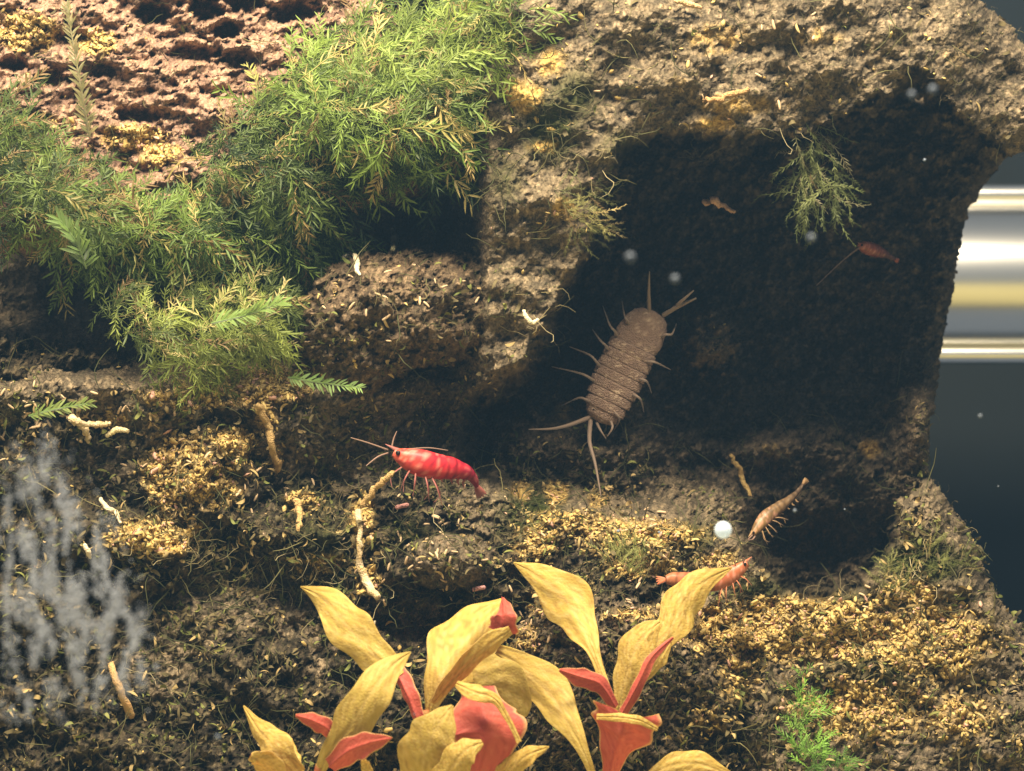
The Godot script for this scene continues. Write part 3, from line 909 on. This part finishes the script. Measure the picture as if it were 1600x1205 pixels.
	leaf(p, [[978, 1120, z + 12], [970, 1150, z + 10], [957, 1190, z + 6], [950, 1235, z + 2]], [46, 44, 17, 11], 0.1, 0.3, 0.06, true, "fan shaped pinkish red leaf")
	leaf(p, [[932, 1120, z + 13], [968, 1121, z + 14], [1000, 1126, z + 14], [1028, 1140, z + 13]], [4, 6, 6, 3], -0.3, 0.2, 0.1, false, "pale turned edge of the red leaf")
	done.call(p)
	p = thing("stem_plant", "plant of which only one bright yellow leaf top rises into view", "plant", at(1080, 1260, z), g)
	plant_stem(p, [[1085, 1290, z], [1080, 1250, z], [1074, 1215, z]], [7, 6, 5])
	leaf(p, [[1004, 1222, z + 8], [1045, 1198, z + 8], [1092, 1194, z + 7], [1150, 1216, z + 5]], [3, 15, 18, 3], -0.2, 0.2, 0.12, false)
	done.call(p)

func mossy(called: String, label: String, P: PackedVector2Array, count: int, size: Vector2, thick: float, aim: float, spread: float, cols: Array, variants: Array, floor_z := -60.0, ragged := 30.0) -> void:
	var f := field(P)
	var lo := Vector2(1e9, 1e9)
	var hi := Vector2(-1e9, -1e9)
	for p in P:
		lo = lo.min(p)
		hi = hi.max(p)
	var sets := []
	var tints := []
	for v in variants:
		sets.append([])
		tints.append(PackedColorArray())
	var n := 0
	while n < count:
		var px := rng.randf_range(lo.x, hi.x)
		var py := rng.randf_range(lo.y, hi.y)
		var d := f.get_at(px, py) + ragged * nA.get_noise_2d(px * 2.0, py * 2.0)
		n += 1
		if d < 0.0: continue
		var clump := nA.get_noise_2d(px * 2.2 + 77, py * 2.2) * 0.5 + 0.5
		if rng.randf() > ss(0.42, 0.6, clump) + 0.045: continue
		var th := thick * ss(-5.0, 50.0, d) * (0.1 + 1.2 * ss(0.3, 0.7, clump))
		var lift := (1.0 - pow(rng.randf(), 1.6)) * th
		var z := maxf(depth(px, py), floor_z) + lift
		var a := aim + rng.randfn(0.0, spread) + 1.2 * nA.get_noise_2d(px * 1.6, py * 1.6 + 400)
		var dir := Vector3(cos(a), sin(a), rng.randf_range(-0.25, 0.55)).normalized()
		var nn := Vector3(rng.randf_range(-0.6, 0.6), rng.randf_range(-0.1, 0.9), 1.0)
		nn = (nn - dir * nn.dot(dir)).normalized()
		var s := rng.randf_range(size.x, size.y) * 0.0001
		var k := rng.randi() % variants.size()
		sets[k].append(Transform3D(Basis(dir, nn, dir.cross(nn)).scaled(Vector3(s, s, s)), at(px, py, z)))
		var c: Color = cols[0].lerp(cols[1], clampf(nD.get_noise_2d(px * 1.2, py * 1.2) * 1.2 + 0.5 + rng.randfn(0.0, 0.22), 0.0, 1.0))
		c = c.lerp(Color(0.42, 0.43, 0.09), 0.3 * blob(px, py, 700, 70, 220, 110) * rng.randf())
		if rng.randf() < 0.05: c = Color(0.2, 0.13, 0.05)
		if rng.randf() < 0.1: c = c.lerp(cols[2], rng.randf_range(0.4, 1.0))
		tints[k].append(c)
	var whole: ArrayMesh
	var o := thing(called, label, "moss")
	for k in variants.size():
		if sets[k].is_empty(): continue
		var mm2 := MultiMesh.new()
		mm2.transform_format = MultiMesh.TRANSFORM_3D
		mm2.use_colors = true
		mm2.mesh = variants[k]
		mm2.instance_count = sets[k].size()
		for i in sets[k].size():
			mm2.set_instance_transform(i, sets[k][i])
			mm2.set_instance_color(i, tints[k][i])
		var mi := MultiMeshInstance3D.new()
		mi.name = "shoots"
		mi.multimesh = mm2
		mi.material_override = M.moss
		mi.set_meta("kind", "stuff")
		o.add_child(mi, true)

# one shoot that can be told apart: its stem and each of its leaves
func sprig(label: String, path: Array, leaf_px: float, c: Color, c2: Color, spread := 1.0) -> void:
	var off := at(path[0][0], path[0][1], path[0][2])
	var o := thing("moss_sprig", label, "moss", off)
	var Q := []
	for p in pts3(path): Q.append(p - off)
	var n := maxi(6, int(at(path[0][0], path[0][1], 0).distance_to(at(path[-1][0], path[-1][1], 0)) / 0.00048))
	var P := spline(Q, n)
	var m := mat(c, 0.5, false, 0.8)
	var m2 := mat(c2, 0.5, false, 0.8)
	put("stem", tube_mesh(P, spline(mm([1.8, 1.6, 1.0]), n), 5), m2, o)
	var lm := leaf_shape()
	for i in range(1, n + 1):
		var t: Vector3 = (P[mini(i + 1, n)] - P[i - 1]).normalized()
		var w := t.cross(Vector3(rng.randf_range(-0.2, 0.2), 0.25, 1)).normalized()
		for e in [-1.0, 1.0]:
			var ang := rng.randf_range(0.4, 1.05) * (1.0 - 0.4 * i / n) * spread
			var d : Vector3 = (t * cos(ang) + w * e * sin(ang) + Vector3(rng.randfn(0, 0.12), rng.randfn(0, 0.12), rng.randf_range(-0.3, 0.6))).normalized()
			var nn : Vector3 = (Vector3(0, 0.4, 1) - d * d.dot(Vector3(0, 0.4, 1))).normalized()
			var s := leaf_px * 0.0001 * rng.randf_range(0.75, 1.15) * (0.6 + 0.4 * sin(PI * (0.2 + 0.7 * i / n)))
			var l := put("leaf", lm, m if rng.randf() < 0.7 else m2, o)
			l.transform = Transform3D(Basis(d, nn, d.cross(nn)).scaled(Vector3(s, s, s)), P[i])

var _leaf_shape: ArrayMesh
func leaf_shape() -> ArrayMesh:
	if _leaf_shape: return _leaf_shape
	var v := PackedVector3Array()
	var idx := PackedInt32Array()
	var n := 6
	for i in n + 1:
		var t := float(i) / n
		var w := 0.085 * pow(sin(PI * minf(1.0, 0.06 + t * 0.94)), 0.75)
		var y := -0.24 * t * t
		v.append_array([Vector3(t, y + w * 0.3, -w), Vector3(t, y, 0), Vector3(t, y + w * 0.3, w)])
	for i in n:
		var a := i * 3
		idx.append_array([a, a + 3, a + 1, a + 1, a + 3, a + 4, a + 1, a + 4, a + 2, a + 2, a + 4, a + 5])
	_leaf_shape = array_mesh(v, idx)
	return _leaf_shape

func moss() -> void:
	var V := []
	for i in 6: V.append(frond_mesh(100 + i, 0.23, 0.08, 10, 1.7))
	for i in 5: V.append(frond_mesh(150 + i, 0.28, 0.065, 7, 1.6))
	for i in 4: V.append(frond_mesh(200 + i, 0.15, 0.08, 13, 2.4))
	var fine := []
	for i in 4: fine.append(frond_mesh(300 + i, 0.12, 0.08, 14, 1.4))
	var green := [Color(0.026, 0.052, 0.011), Color(0.185, 0.27, 0.045), Color(0.46, 0.35, 0.13)]
	var deep := [Color(0.022, 0.04, 0.011), Color(0.135, 0.19, 0.036), Color(0.4, 0.3, 0.1)]
	mossy("moss_mat", "thick bright green moss mat over the middle of the lava rock", poly([435, 130, 480, 80, 560, 50, 690, 0, 790, -20, 805, 50, 770, 120, 740, 180, 735, 260, 640, 262, 540, 255, 460, 240, 400, 190]), 5200, Vector2(42, 105), 15.0, 0.0, 1.3, green, V, -8.0)
	mossy("moss_mat", "dark stringy moss hanging between the bright mat and the pink rock face", poly([300, 230, 350, 190, 425, 150, 470, 230, 520, 270, 500, 340, 430, 340, 330, 320, 290, 280]), 1700, Vector2(42, 100), 9.0, -0.8, 1.0, deep, V, -10.0)
	mossy("moss_mat", "green moss mat at the left edge below the pink rock face", poly([-40, 160, 30, 165, 70, 235, 160, 290, 220, 330, 180, 370, 60, 370, -40, 350]), 2300, Vector2(38, 95), 12.0, 0.2, 1.3, deep, V, -10.0)
	mossy("moss_mat", "yellow green moss shelf jutting out over the dark gap at left", poly([90, 350, 200, 345, 330, 330, 460, 345, 520, 370, 490, 420, 400, 400, 300, 400, 200, 420, 110, 400]), 2500, Vector2(40, 100), 12.0, -0.2, 1.3, green, V, -2.0)
	mossy("moss_tuft", "bright moss tuft standing low at the lower edge of the dark gap", poly([170, 475, 230, 455, 330, 470, 440, 450, 450, 500, 435, 540, 380, 560, 290, 600, 240, 560]), 1300, Vector2(38, 85), 9.0, 0.0, 1.3, [Color(0.06, 0.085, 0.018), Color(0.26, 0.31, 0.06), Color(0.48, 0.38, 0.16)], V, 6.0)
	mossy("hanging_moss", "thin hairy moss hanging from the arch into the dark hollow", poly([1240, 185, 1300, 190, 1310, 260, 1330, 310, 1280, 340, 1245, 300, 1235, 240]), 250, Vector2(35, 90), 6.0, -1.6, 0.75, [Color(0.08, 0.10, 0.03), Color(0.2, 0.22, 0.07), Color(0.4, 0.34, 0.2)], fine, 2.0, 10.0)
	mossy("pillar_moss", "small yellowish moss patch on the rock pillar left of the hollow", poly([850, 290, 920, 290, 950, 300, 925, 360, 900, 390, 860, 340]), 170, Vector2(30, 60), 4.0, -0.5, 1.0, [Color(0.12, 0.13, 0.04), Color(0.3, 0.27, 0.09), Color(0.45, 0.34, 0.14)], fine, 0.0, 10.0)
	mossy("ledge_moss", "short moss on the rim right of the deepest part of the hollow", poly([1390, 860, 1450, 840, 1520, 870, 1500, 910, 1420, 930, 1370, 930]), 420, Vector2(18, 40), 3.0, 1.3, 1.0, [Color(0.1, 0.12, 0.03), Color(0.24, 0.24, 0.07), Color(0.4, 0.3, 0.12)], fine)
	mossy("grass_tuft", "fine pale green tuft beside the brown stone chip", poly([960, 840, 1000, 835, 1015, 870, 1010, 910, 970, 905, 945, 880]), 260, Vector2(22, 46), 4.0, 1.57, 0.7, [Color(0.16, 0.2, 0.05), Color(0.33, 0.33, 0.1), Color(0.4, 0.32, 0.12)], fine)
	var g1 := Color(0.14, 0.23, 0.04)
	var g2 := Color(0.22, 0.31, 0.07)
	var dz := func(x: float, y: float, e: float) -> Array: return [x, y, depth(x, y) + e]
	sprig("bright green feathery moss sprig lying on the slope left of the red shrimp", [dz.call(450, 590, 4.0), dz.call(500, 598, 6.0), dz.call(562, 606, 8.0)], 22, Color(0.2, 0.33, 0.09), g1)
	sprig("feathery moss sprig pointing right at the top of the dark gap", [[330, 505, 17], [385, 492, 18], [440, 472, 19]], 25, Color(0.16, 0.26, 0.05), g1)
	sprig("upright olive moss stem in front of the pink rock face", [[140, 215, 6], [125, 130, 8], [104, 10, 7]], 22, Color(0.13, 0.13, 0.04), Color(0.18, 0.15, 0.05))
	sprig("spreading bright moss sprig over the dark gap at left", [[135, 420, 12], [120, 380, 14], [95, 345, 15]], 32, Color(0.12, 0.2, 0.045), g1)
	mossy("moss_tuft", "vivid green upright moss tuft low on the right slope", poly([1238, 1078, 1262, 1075, 1275, 1150, 1290, 1195, 1270, 1215, 1245, 1200]), 240, Vector2(26, 56), 6.0, 1.5, 0.5, [Color(0.12, 0.25, 0.03), Color(0.3, 0.55, 0.08), Color(0.35, 0.55, 0.12)], V, -60.0, 4.0)
	mossy("moss_tuft", "vivid green moss tuft lying flat under the upright one", poly([1240, 1195, 1300, 1185, 1325, 1192, 1310, 1215, 1245, 1222]), 120, Vector2(22, 44), 4.0, 0.2, 0.5, [Color(0.08, 0.17, 0.025), Color(0.22, 0.42, 0.07), Color(0.3, 0.5, 0.1)], V, -60.0, 4.0)
	sprig("green moss sprig on the far left of the slope", [dz.call(45, 650, 3.0), dz.call(85, 640, 5.0), dz.call(140, 630, 6.0)], 20, Color(0.18, 0.24, 0.05), g1)

func debris() -> void:
	var gm := granule_mesh()
	var xf := []
	var cs := PackedColorArray()
	var n := 0
	while xf.size() < 20000 and n < 260000:
		n += 1
		var px := rng.randf_range(-30, 1630)
		var py := rng.randf_range(-30, 1235)
		var t := tan_map.get_at(px, py) * (0.5 + 0.9 * (nB.get_noise_2d(px * 2.1 + 40, py * 2.1) * 0.5 + 0.5))
		if py < 330.0 and px > 700.0: t *= 0.3
		if rng.randf() > ss(0.26, 0.8, t) + 0.004: continue
		var nn := face(px, py)
		var z := depth(px, py)
		if z < -25.0: continue
		var s := (1.6 + 4.4 * rng.randf() * rng.randf()) * 0.0001
		var b := frame_on((nn + Vector3(rng.randfn(0, 0.35), rng.randfn(0, 0.35), rng.randfn(0, 0.35))).normalized(), rng.randf() * TAU)
		xf.append(Transform3D(b.scaled_local(Vector3(s * rng.randf_range(1.0, 2.0), s * 0.7, s)), at(px, py, z + rng.randf() * 0.5)))
		var c := Color(0.5, 0.345, 0.11).lerp(Color(0.66, 0.49, 0.19), rng.randf())
		if rng.randf() < 0.2: c = Color(0.26, 0.19, 0.08)
		if rng.randf() < 0.07: c = Color(0.62, 0.36, 0.26)
		cs.append(c)
	scatter("debris_grains", "yellow tan grains of settled debris lying in patches on the rocks", "debris", gm, M.bits, xf, cs)
	# dead moss bits, dark to olive, over all rough ground
	for v in 3:
		xf = []
		cs = PackedColorArray()
		var cm := curl_mesh([2.2, 3.6, -1.6][v], [0.12, 0.16, 0.08][v])
		n = 0
		while xf.size() < 4600 and n < 120000:
			n += 1
			var px := rng.randf_range(-30, 1630)
			var py := rng.randf_range(-30, 1235)
			var w := 0.018 + 0.5 * ss(530, 640, py) + 0.3 * blob(px, py, 620, 490, 140, 90)
			w *= 0.1 + 1.5 * ss(0.35, 0.68, nA.get_noise_2d(px * 1.5, py * 1.5 + 60) * 0.5 + 0.5)
			if rng.randf() > w: continue
			var z := depth(px, py)
			if z < -25.0: continue
			var nn := face(px, py)
			var s := rng.randf_range(9.0, 24.0) * 0.0001
			var b := frame_on((nn + Vector3(rng.randfn(0, 0.5), rng.randfn(0, 0.5), rng.randfn(0, 0.5))).normalized(), rng.randf() * TAU)
			xf.append(Transform3D(b.scaled_local(Vector3(s, s, s)), at(px, py, z + rng.randf_range(0.0, 0.7))))
			var c := Color(0.06, 0.05, 0.025).lerp(Color(0.16, 0.125, 0.055), rng.randf())
			var r := rng.randf()
			var t := tan_map.get_at(px, py)
			if r < 0.1 + 0.55 * t: c = Color(0.3, 0.22, 0.09).lerp(Color(0.5, 0.36, 0.16), rng.randf())
			elif r < 0.3 + 0.4 * t: c = Color(0.1, 0.12, 0.03).lerp(Color(0.22, 0.22, 0.06), rng.randf())
			cs.append(c)
		scatter("dead_moss_bits", ["curled brown and olive bits of dead moss strewn over the slope", "tightly rolled brown flakes strewn over the slope", "slim straight flakes strewn over the slope"][v], "debris", cm, M.bits, xf, cs)
	for v in 2:
		xf = []
		cs = PackedColorArray()
		var tm := thread_mesh(v + 60)
		for i in 9000:
			var px := rng.randf_range(-30, 1630)
			var py := rng.randf_range(-30, 1235)
			var w := 0.07 + 0.2 * ss(620, 800, py) * (1.0 - ss(1100, 1400, px)) + 0.6 * blob(px, py, 380, 880, 150, 70) + 0.5 * algae_map.get_at(px, py)
			if rng.randf() > w: continue
			var z := depth(px, py)
			if z < -40.0: continue
			var s := rng.randf_range(28, 75) * 0.0001
			var b := frame_on((face(px, py) + Vector3(rng.randfn(0, 0.4), rng.randfn(0, 0.4), rng.randfn(0, 0.4))).normalized(), rng.randf() * TAU)
			xf.append(Transform3D(b.scaled_local(Vector3(s, s, s)), at(px, py, z)))
			cs.append(Color(0.05, 0.055, 0.02).lerp(Color(0.24, 0.21, 0.09), rng.randf() * rng.randf()))
		scatter("hair_algae", ["thin dark threads of hair algae growing on the rocks", "curly olive threads of hair algae growing on the rocks"][v], "algae", tm, M.bits, xf, cs)
	# short soft algae fuzz on all rock faces
	for v in 2:
		xf = []
		cs = PackedColorArray()
		var fz := thread_mesh(v + 80)
		for i in 30000:
			var px := rng.randf_range(-30, 1630)
			var py := rng.randf_range(-30, 1235)
			var w := 0.25 + 0.75 * ss(0.4, 0.65, nA.get_noise_2d(px * 1.8 + 20, py * 1.8) * 0.5 + 0.5)
			if px < 480 and py < 330: w *= 0.15
			if rng.randf() > w: continue
			var z := depth(px, py)
			if z < -45.0: continue
			var s := rng.randf_range(8, 22) * 0.0001
			var b := frame_on((face(px, py) + Vector3(rng.randfn(0, 0.5), rng.randfn(0, 0.5), rng.randfn(0, 0.5))).normalized(), rng.randf() * TAU)
			xf.append(Transform3D(b.scaled_local(Vector3(s, s, s)), at(px, py, z - 0.1)))
			var c := Color(0.1, 0.085, 0.045).lerp(Color(0.3, 0.24, 0.14), rng.randf() * rng.randf())
			if rng.randf() < 0.3: c = Color(0.08, 0.095, 0.03).lerp(Color(0.2, 0.2, 0.07), rng.randf())
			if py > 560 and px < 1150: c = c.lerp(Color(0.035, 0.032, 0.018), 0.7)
			cs.append(c)
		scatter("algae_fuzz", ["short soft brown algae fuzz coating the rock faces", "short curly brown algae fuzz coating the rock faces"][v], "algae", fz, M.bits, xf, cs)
	# pale rootlets and wisps hanging at the rims
	xf = []
	cs = PackedColorArray()
	var wisp := thread_mesh(97, 0.55)
	for q in [[440, 880, 120, 60, 90], [300, 860, 90, 50, 40], [190, 1060, 60, 50, 26], [1290, 932, 80, 14, 34], [935, 300, 26, 60, 22], [860, 500, 30, 40, 26], [560, 850, 40, 70, 40], [1130, 240, 60, 14, 16], [1255, 215, 60, 14, 30], [620, 760, 60, 30, 24], [1450, 870, 50, 40, 24]]:
		for i in q[4] / 2:
			var px: float = q[0] + rng.randfn(0, q[2] * 0.6)
			var py: float = q[1] + rng.randfn(0, q[3] * 0.6)
			var s := rng.randf_range(40, 85) * 0.0001
			var b := frame_on((face(px, py) + Vector3(rng.randfn(0, 0.5), rng.randfn(0, 0.5), 0.5)).normalized(), rng.randf() * TAU)
			xf.append(Transform3D(b.scaled_local(Vector3(s, s, s)), at(px, py, depth(px, py) + 0.3)))
			cs.append(Color(0.2, 0.16, 0.07).lerp(Color(0.5, 0.42, 0.24), rng.randf()))
	scatter("rootlets", "pale tangled rootlets and wisps on the rims and the left slope", "roots", wisp, M.bits, xf, cs)
	# pale pellets, each one a thing
	var pm := pellet_mesh()
	var spots := [[70, 650, 90, 40, 46], [230, 700, 120, 60, 34], [390, 750, 90, 50, 30], [670, 860, 90, 70, 40], [820, 960, 60, 70, 40], [640, 470, 120, 60, 20], [1020, 940, 90, 40, 14], [980, 830, 80, 50, 16], [1300, 960, 150, 40, 18], [1180, 120, 250, 80, 10]]
	var shown := {}
	for s in spots:
		for i in s[4]:
			var px := clampf(s[0] + rng.randfn(0, s[2] * 0.6), 4, 1596)
			var py : float = s[1] + rng.randfn(0, s[3] * 0.6)
			var z := depth(px, py)
			if z < -14.0: continue
			var nn := face(px, py)
			var o := put("pellet", pm, M.pellet)
			var k := rng.randf_range(4.2, 8.0) * 0.0001
			var b := frame_on((nn + Vector3(0, 0, 0.6)).normalized(), rng.randf() * TAU)
			o.transform = Transform3D(b.scaled_local(Vector3(k, k, k)), at(px, py, z + 0.35))
			tag(o, "small pale tan pellet lying loose on the rock among the debris", "pellet", "pale pellets strewn over the rocks")

func twig(called: String, label: String, category: String, path: Array, r: Array, c: Color, c2: Color, lift := 1.5, wob := 0.8, sub := 18) -> void:
	var L := []
	for p in path: L.append([p[0], p[1], (depth(p[0], p[1]) + lift) if p.size() < 3 else p[2]])
	var P := pts3(L)
	var off: Vector3 = P[0]
	var Q := []
	for p in P: Q.append(p - off)
	Q = spline(Q, sub)
	var R := spline(mm(r), sub)
	if called == "twig":
		for i in R.size(): R[i] = R[i] * 0.8
	for i in Q.size():
		Q[i] += Vector3(rng.randfn(0, wob), rng.randfn(0, wob), rng.randfn(0, wob)) * 0.0001
		R[i] = R[i] * rng.randf_range(0.86, 1.14)
	var m := tube_mesh(Q, R, 7, 0, func(u, w, _n): return c.lerp(c2, clampf(0.5 + 1.3 * nC.get_noise_2d(u * 160.0, w * 14.0 + off.x * 9000.0), 0, 1)))
	var o := put(called, m, M.twig)
	o.position = off
	tag(o, label, category)

func twigs() -> void:
	var tan1 := Color(0.55, 0.38, 0.17)
	var tan2 := Color(0.34, 0.21, 0.08)
	var pale := Color(0.75, 0.62, 0.42)
	twig("twig", "knobbly tan twig leaning up to the head of the red shrimp", "twig", [[566, 792, 15], [585, 765, 16], [602, 748, 17], [614, 738, 17]], [7, 6, 6, 5], tan1, tan2, 0, 1.2)
	twig("twig", "crumbling yellow twig hanging down the slope below the red shrimp", "twig", [[560, 800], [563, 840], [562, 870], [570, 905], [588, 935]], [7, 5, 6, 9, 7], pale, tan1, 3.0, 2.0)
	twig("twig", "straight orange tan stick low at the left, in the pale silt", "twig", [[172, 1035], [186, 1075], [205, 1120]], [6, 7, 8], Color(0.6, 0.36, 0.16), tan1, 4.0)
	twig("twig", "bent orange twig lying across the top of the arch", "twig", [[1098, 158], [1120, 155], [1145, 148], [1172, 140]], [4, 5, 7, 4], Color(0.5, 0.3, 0.15), tan2, 2.0, 1.5)
	twig("twig", "tan twig standing on the slope under the bright sprig", "twig", [[404, 632], [418, 665], [428, 700], [436, 735]], [6, 8, 7, 6], tan1, tan2, 3.0, 2.0)
	twig("twig", "pinkish bent twig hanging in the dark of the hollow", "twig", [[1100, 318, -10], [1115, 315, -9], [1130, 322, -9], [1147, 332, -8]], [5, 8, 5, 4], Color(0.7, 0.45, 0.3), Color(0.5, 0.3, 0.2), 0, 1.5)
	twig("twig", "curled yellow twig in the hollow above the tan shrimp", "twig", [[1142, 712], [1150, 724], [1160, 745], [1172, 775]], [4, 5, 6, 4], Color(0.45, 0.32, 0.12), tan2, 4.0, 1.5)
	twig("twig", "short tan twig near the left edge of the slope", "twig", [[110, 652], [130, 668], [138, 690]], [8, 7, 4], tan1, pale, 3.0, 1.5)
	twig("twig", "level pale twig joined to the short tan one at left", "twig", [[120, 660], [150, 664], [172, 662]], [4, 6, 4], pale, tan1, 4.0, 1.0)
	twig("twig", "tan twig below the yellow patch, ending in a fork", "twig", [[462, 778], [468, 805], [466, 830]], [8, 6, 4], tan1, tan2, 3.0, 1.5)
	twig("worm", "bright cream curled worm on top of the knob", "worm", [[536, 402], [552, 398], [558, 408], [557, 420], [562, 430]], [2.5, 4, 4.5, 4, 2], Color(0.85, 0.74, 0.5), pale, 3.0, 0.4)
	twig("worm", "pale hooked worm on the pillar above the water louse", "worm", [[818, 485], [824, 498], [832, 505], [841, 499]], [2.5, 3.5, 3.5, 2.5], Color(0.8, 0.72, 0.5), pale, 2.5, 0.4)
	twig("worm", "cream wavy worm on the slope at the left", "worm", [[157, 780], [168, 795], [180, 800], [188, 818]], [3, 4.5, 4, 2], Color(0.8, 0.68, 0.46), pale, 3.0, 0.5)
	twig("worm", "short cream worm in front of the silt at the left", "worm", [[131, 850], [137, 862], [141, 872]], [2.5, 4, 2], Color(0.78, 0.66, 0.45), pale, 4.0, 0.4)
	twig("worm", "pale hook shaped worm beside the tall left leaf of the middle plant", "worm", [[572, 966], [576, 978], [583, 982], [586, 970]], [1.8, 2.2, 2.2, 1.5], Color(0.7, 0.62, 0.5), pale, 4.0, 0.3)
	twig("worm", "bright yellow bent strip on the slope, right of the level twig", "worm", [[166, 682], [182, 672], [200, 674]], [3, 5, 3], Color(0.8, 0.66, 0.3), pale, 3.5, 0.4)
	twig("flake", "pink straight flake lying below the red shrimp", "flake", [[620, 793], [637, 789]], [3.5, 3.5], Color(0.7, 0.34, 0.3), Color(0.6, 0.3, 0.26), 3.0, 0.2, 4)
	twig("flake", "pink flake lying at the edge of the rounded stone", "flake", [[740, 921], [757, 918]], [3.5, 3.5], Color(0.75, 0.38, 0.36), Color(0.6, 0.32, 0.3), 3.0, 0.2, 4)
	twig("flake", "pale orange splinter lying on top of the arch at the upper edge", "flake", [[1056, 0], [1076, 6], [1096, 12]], [4, 5, 3], Color(0.7, 0.45, 0.25), tan1, 2.5, 0.5)
	twig("shell_bit", "upright olive shell bit on the top of the knob", "debris", [[614, 390], [617, 372], [613, 358]], [4, 6, 2], Color(0.3, 0.27, 0.14), Color(0.45, 0.4, 0.24), 3.0, 0.5)

func water_life() -> void:
	var s := SphereMesh.new()
	s.radius = 1.0
	s.height = 2.0
	s.radial_segments = 20
	s.rings = 10
	var big := put("bubble", s, M.speck)
	big.transform = Transform3D(Basis().scaled(Vector3.ONE * 0.00104), at(1130, 828, 90))
	tag(big, "bright round white bubble in front of the hollow", "bubble")
	# loose grains standing in for a pale smear on the glass, far in front of the focus
	var grain := SphereMesh.new()
	grain.radius = 1.0
	grain.height = 2.0
	grain.radial_segments = 6
	grain.rings = 3
	var streaks := [[60, 740, 26, 50], [25, 830, 24, 80], [100, 800, 26, 60], [60, 900, 30, 90], [110, 900, 22, 80], [15, 950, 26, 80], [160, 860, 22, 50], [80, 980, 24, 70], [130, 990, 26, 60], [180, 950, 30, 46], [170, 1010, 24, 50], [205, 990, 20, 44], [100, 1050, 30, 36], [40, 1105, 34, 26], [140, 1070, 26, 30], [200, 1050, 20, 34], [228, 1050, 18, 30], [60, 1030, 20, 40]]
	var xf := []
	var cs := PackedColorArray()
	for q in streaks:
		for i in int(q[2] * q[3] * 0.23):
			var px: float = q[0] + rng.randfn(0, q[2] * 0.6)
			var py: float = q[1] + rng.randfn(0, q[3] * 0.6)
			if nA.get_noise_2d(px * 5.0, py * 1.4) < -0.02: continue
			var r := rng.randf_range(0.9, 1.6) * 0.0001
			xf.append(Transform3D(Basis().scaled(Vector3(r, r, r)), at(px, py, rng.randf_range(145, 195))))
			cs.append(Color(0.26, 0.285, 0.335).lerp(Color(0.4, 0.42, 0.45), rng.randf()))
	var smear := mat(Color(1, 1, 1), 0.8, true)
	scatter("glass_smear", "pale bluish grains standing in for streaks of silt drifting near the glass at the lower left", "smear", grain, smear, xf, cs)
	var motes := [[1445, 250, 60, 1.8], [1458, 140, 170, 5.0], [1425, 148, 170, 4.4], [1055, 436, 170, 4.6], [985, 402, 180, 5.4], [1268, 372, 170, 4.6], [1532, 650, 110, 2.2], [1242, 798, 90, 2.0], [966, 830, 30, 2.0], [1030, 832, 40, 1.6], [340, 1152, 150, 3.0], [1560, 760, 60, 0.8], [1320, 796, 40, 1.0], [648, 1116, 100, 1.0]]
	for q in motes:
		var o := put("mote", s, M.mote)
		o.transform = Transform3D(Basis().scaled(Vector3.ONE * q[3] * 0.00013 * (DIST - q[2]) / DIST), at(q[0], q[1], q[2]))
		tag(o, "tiny pale mote floating free in the water", "mote", "pale motes floating in the water")
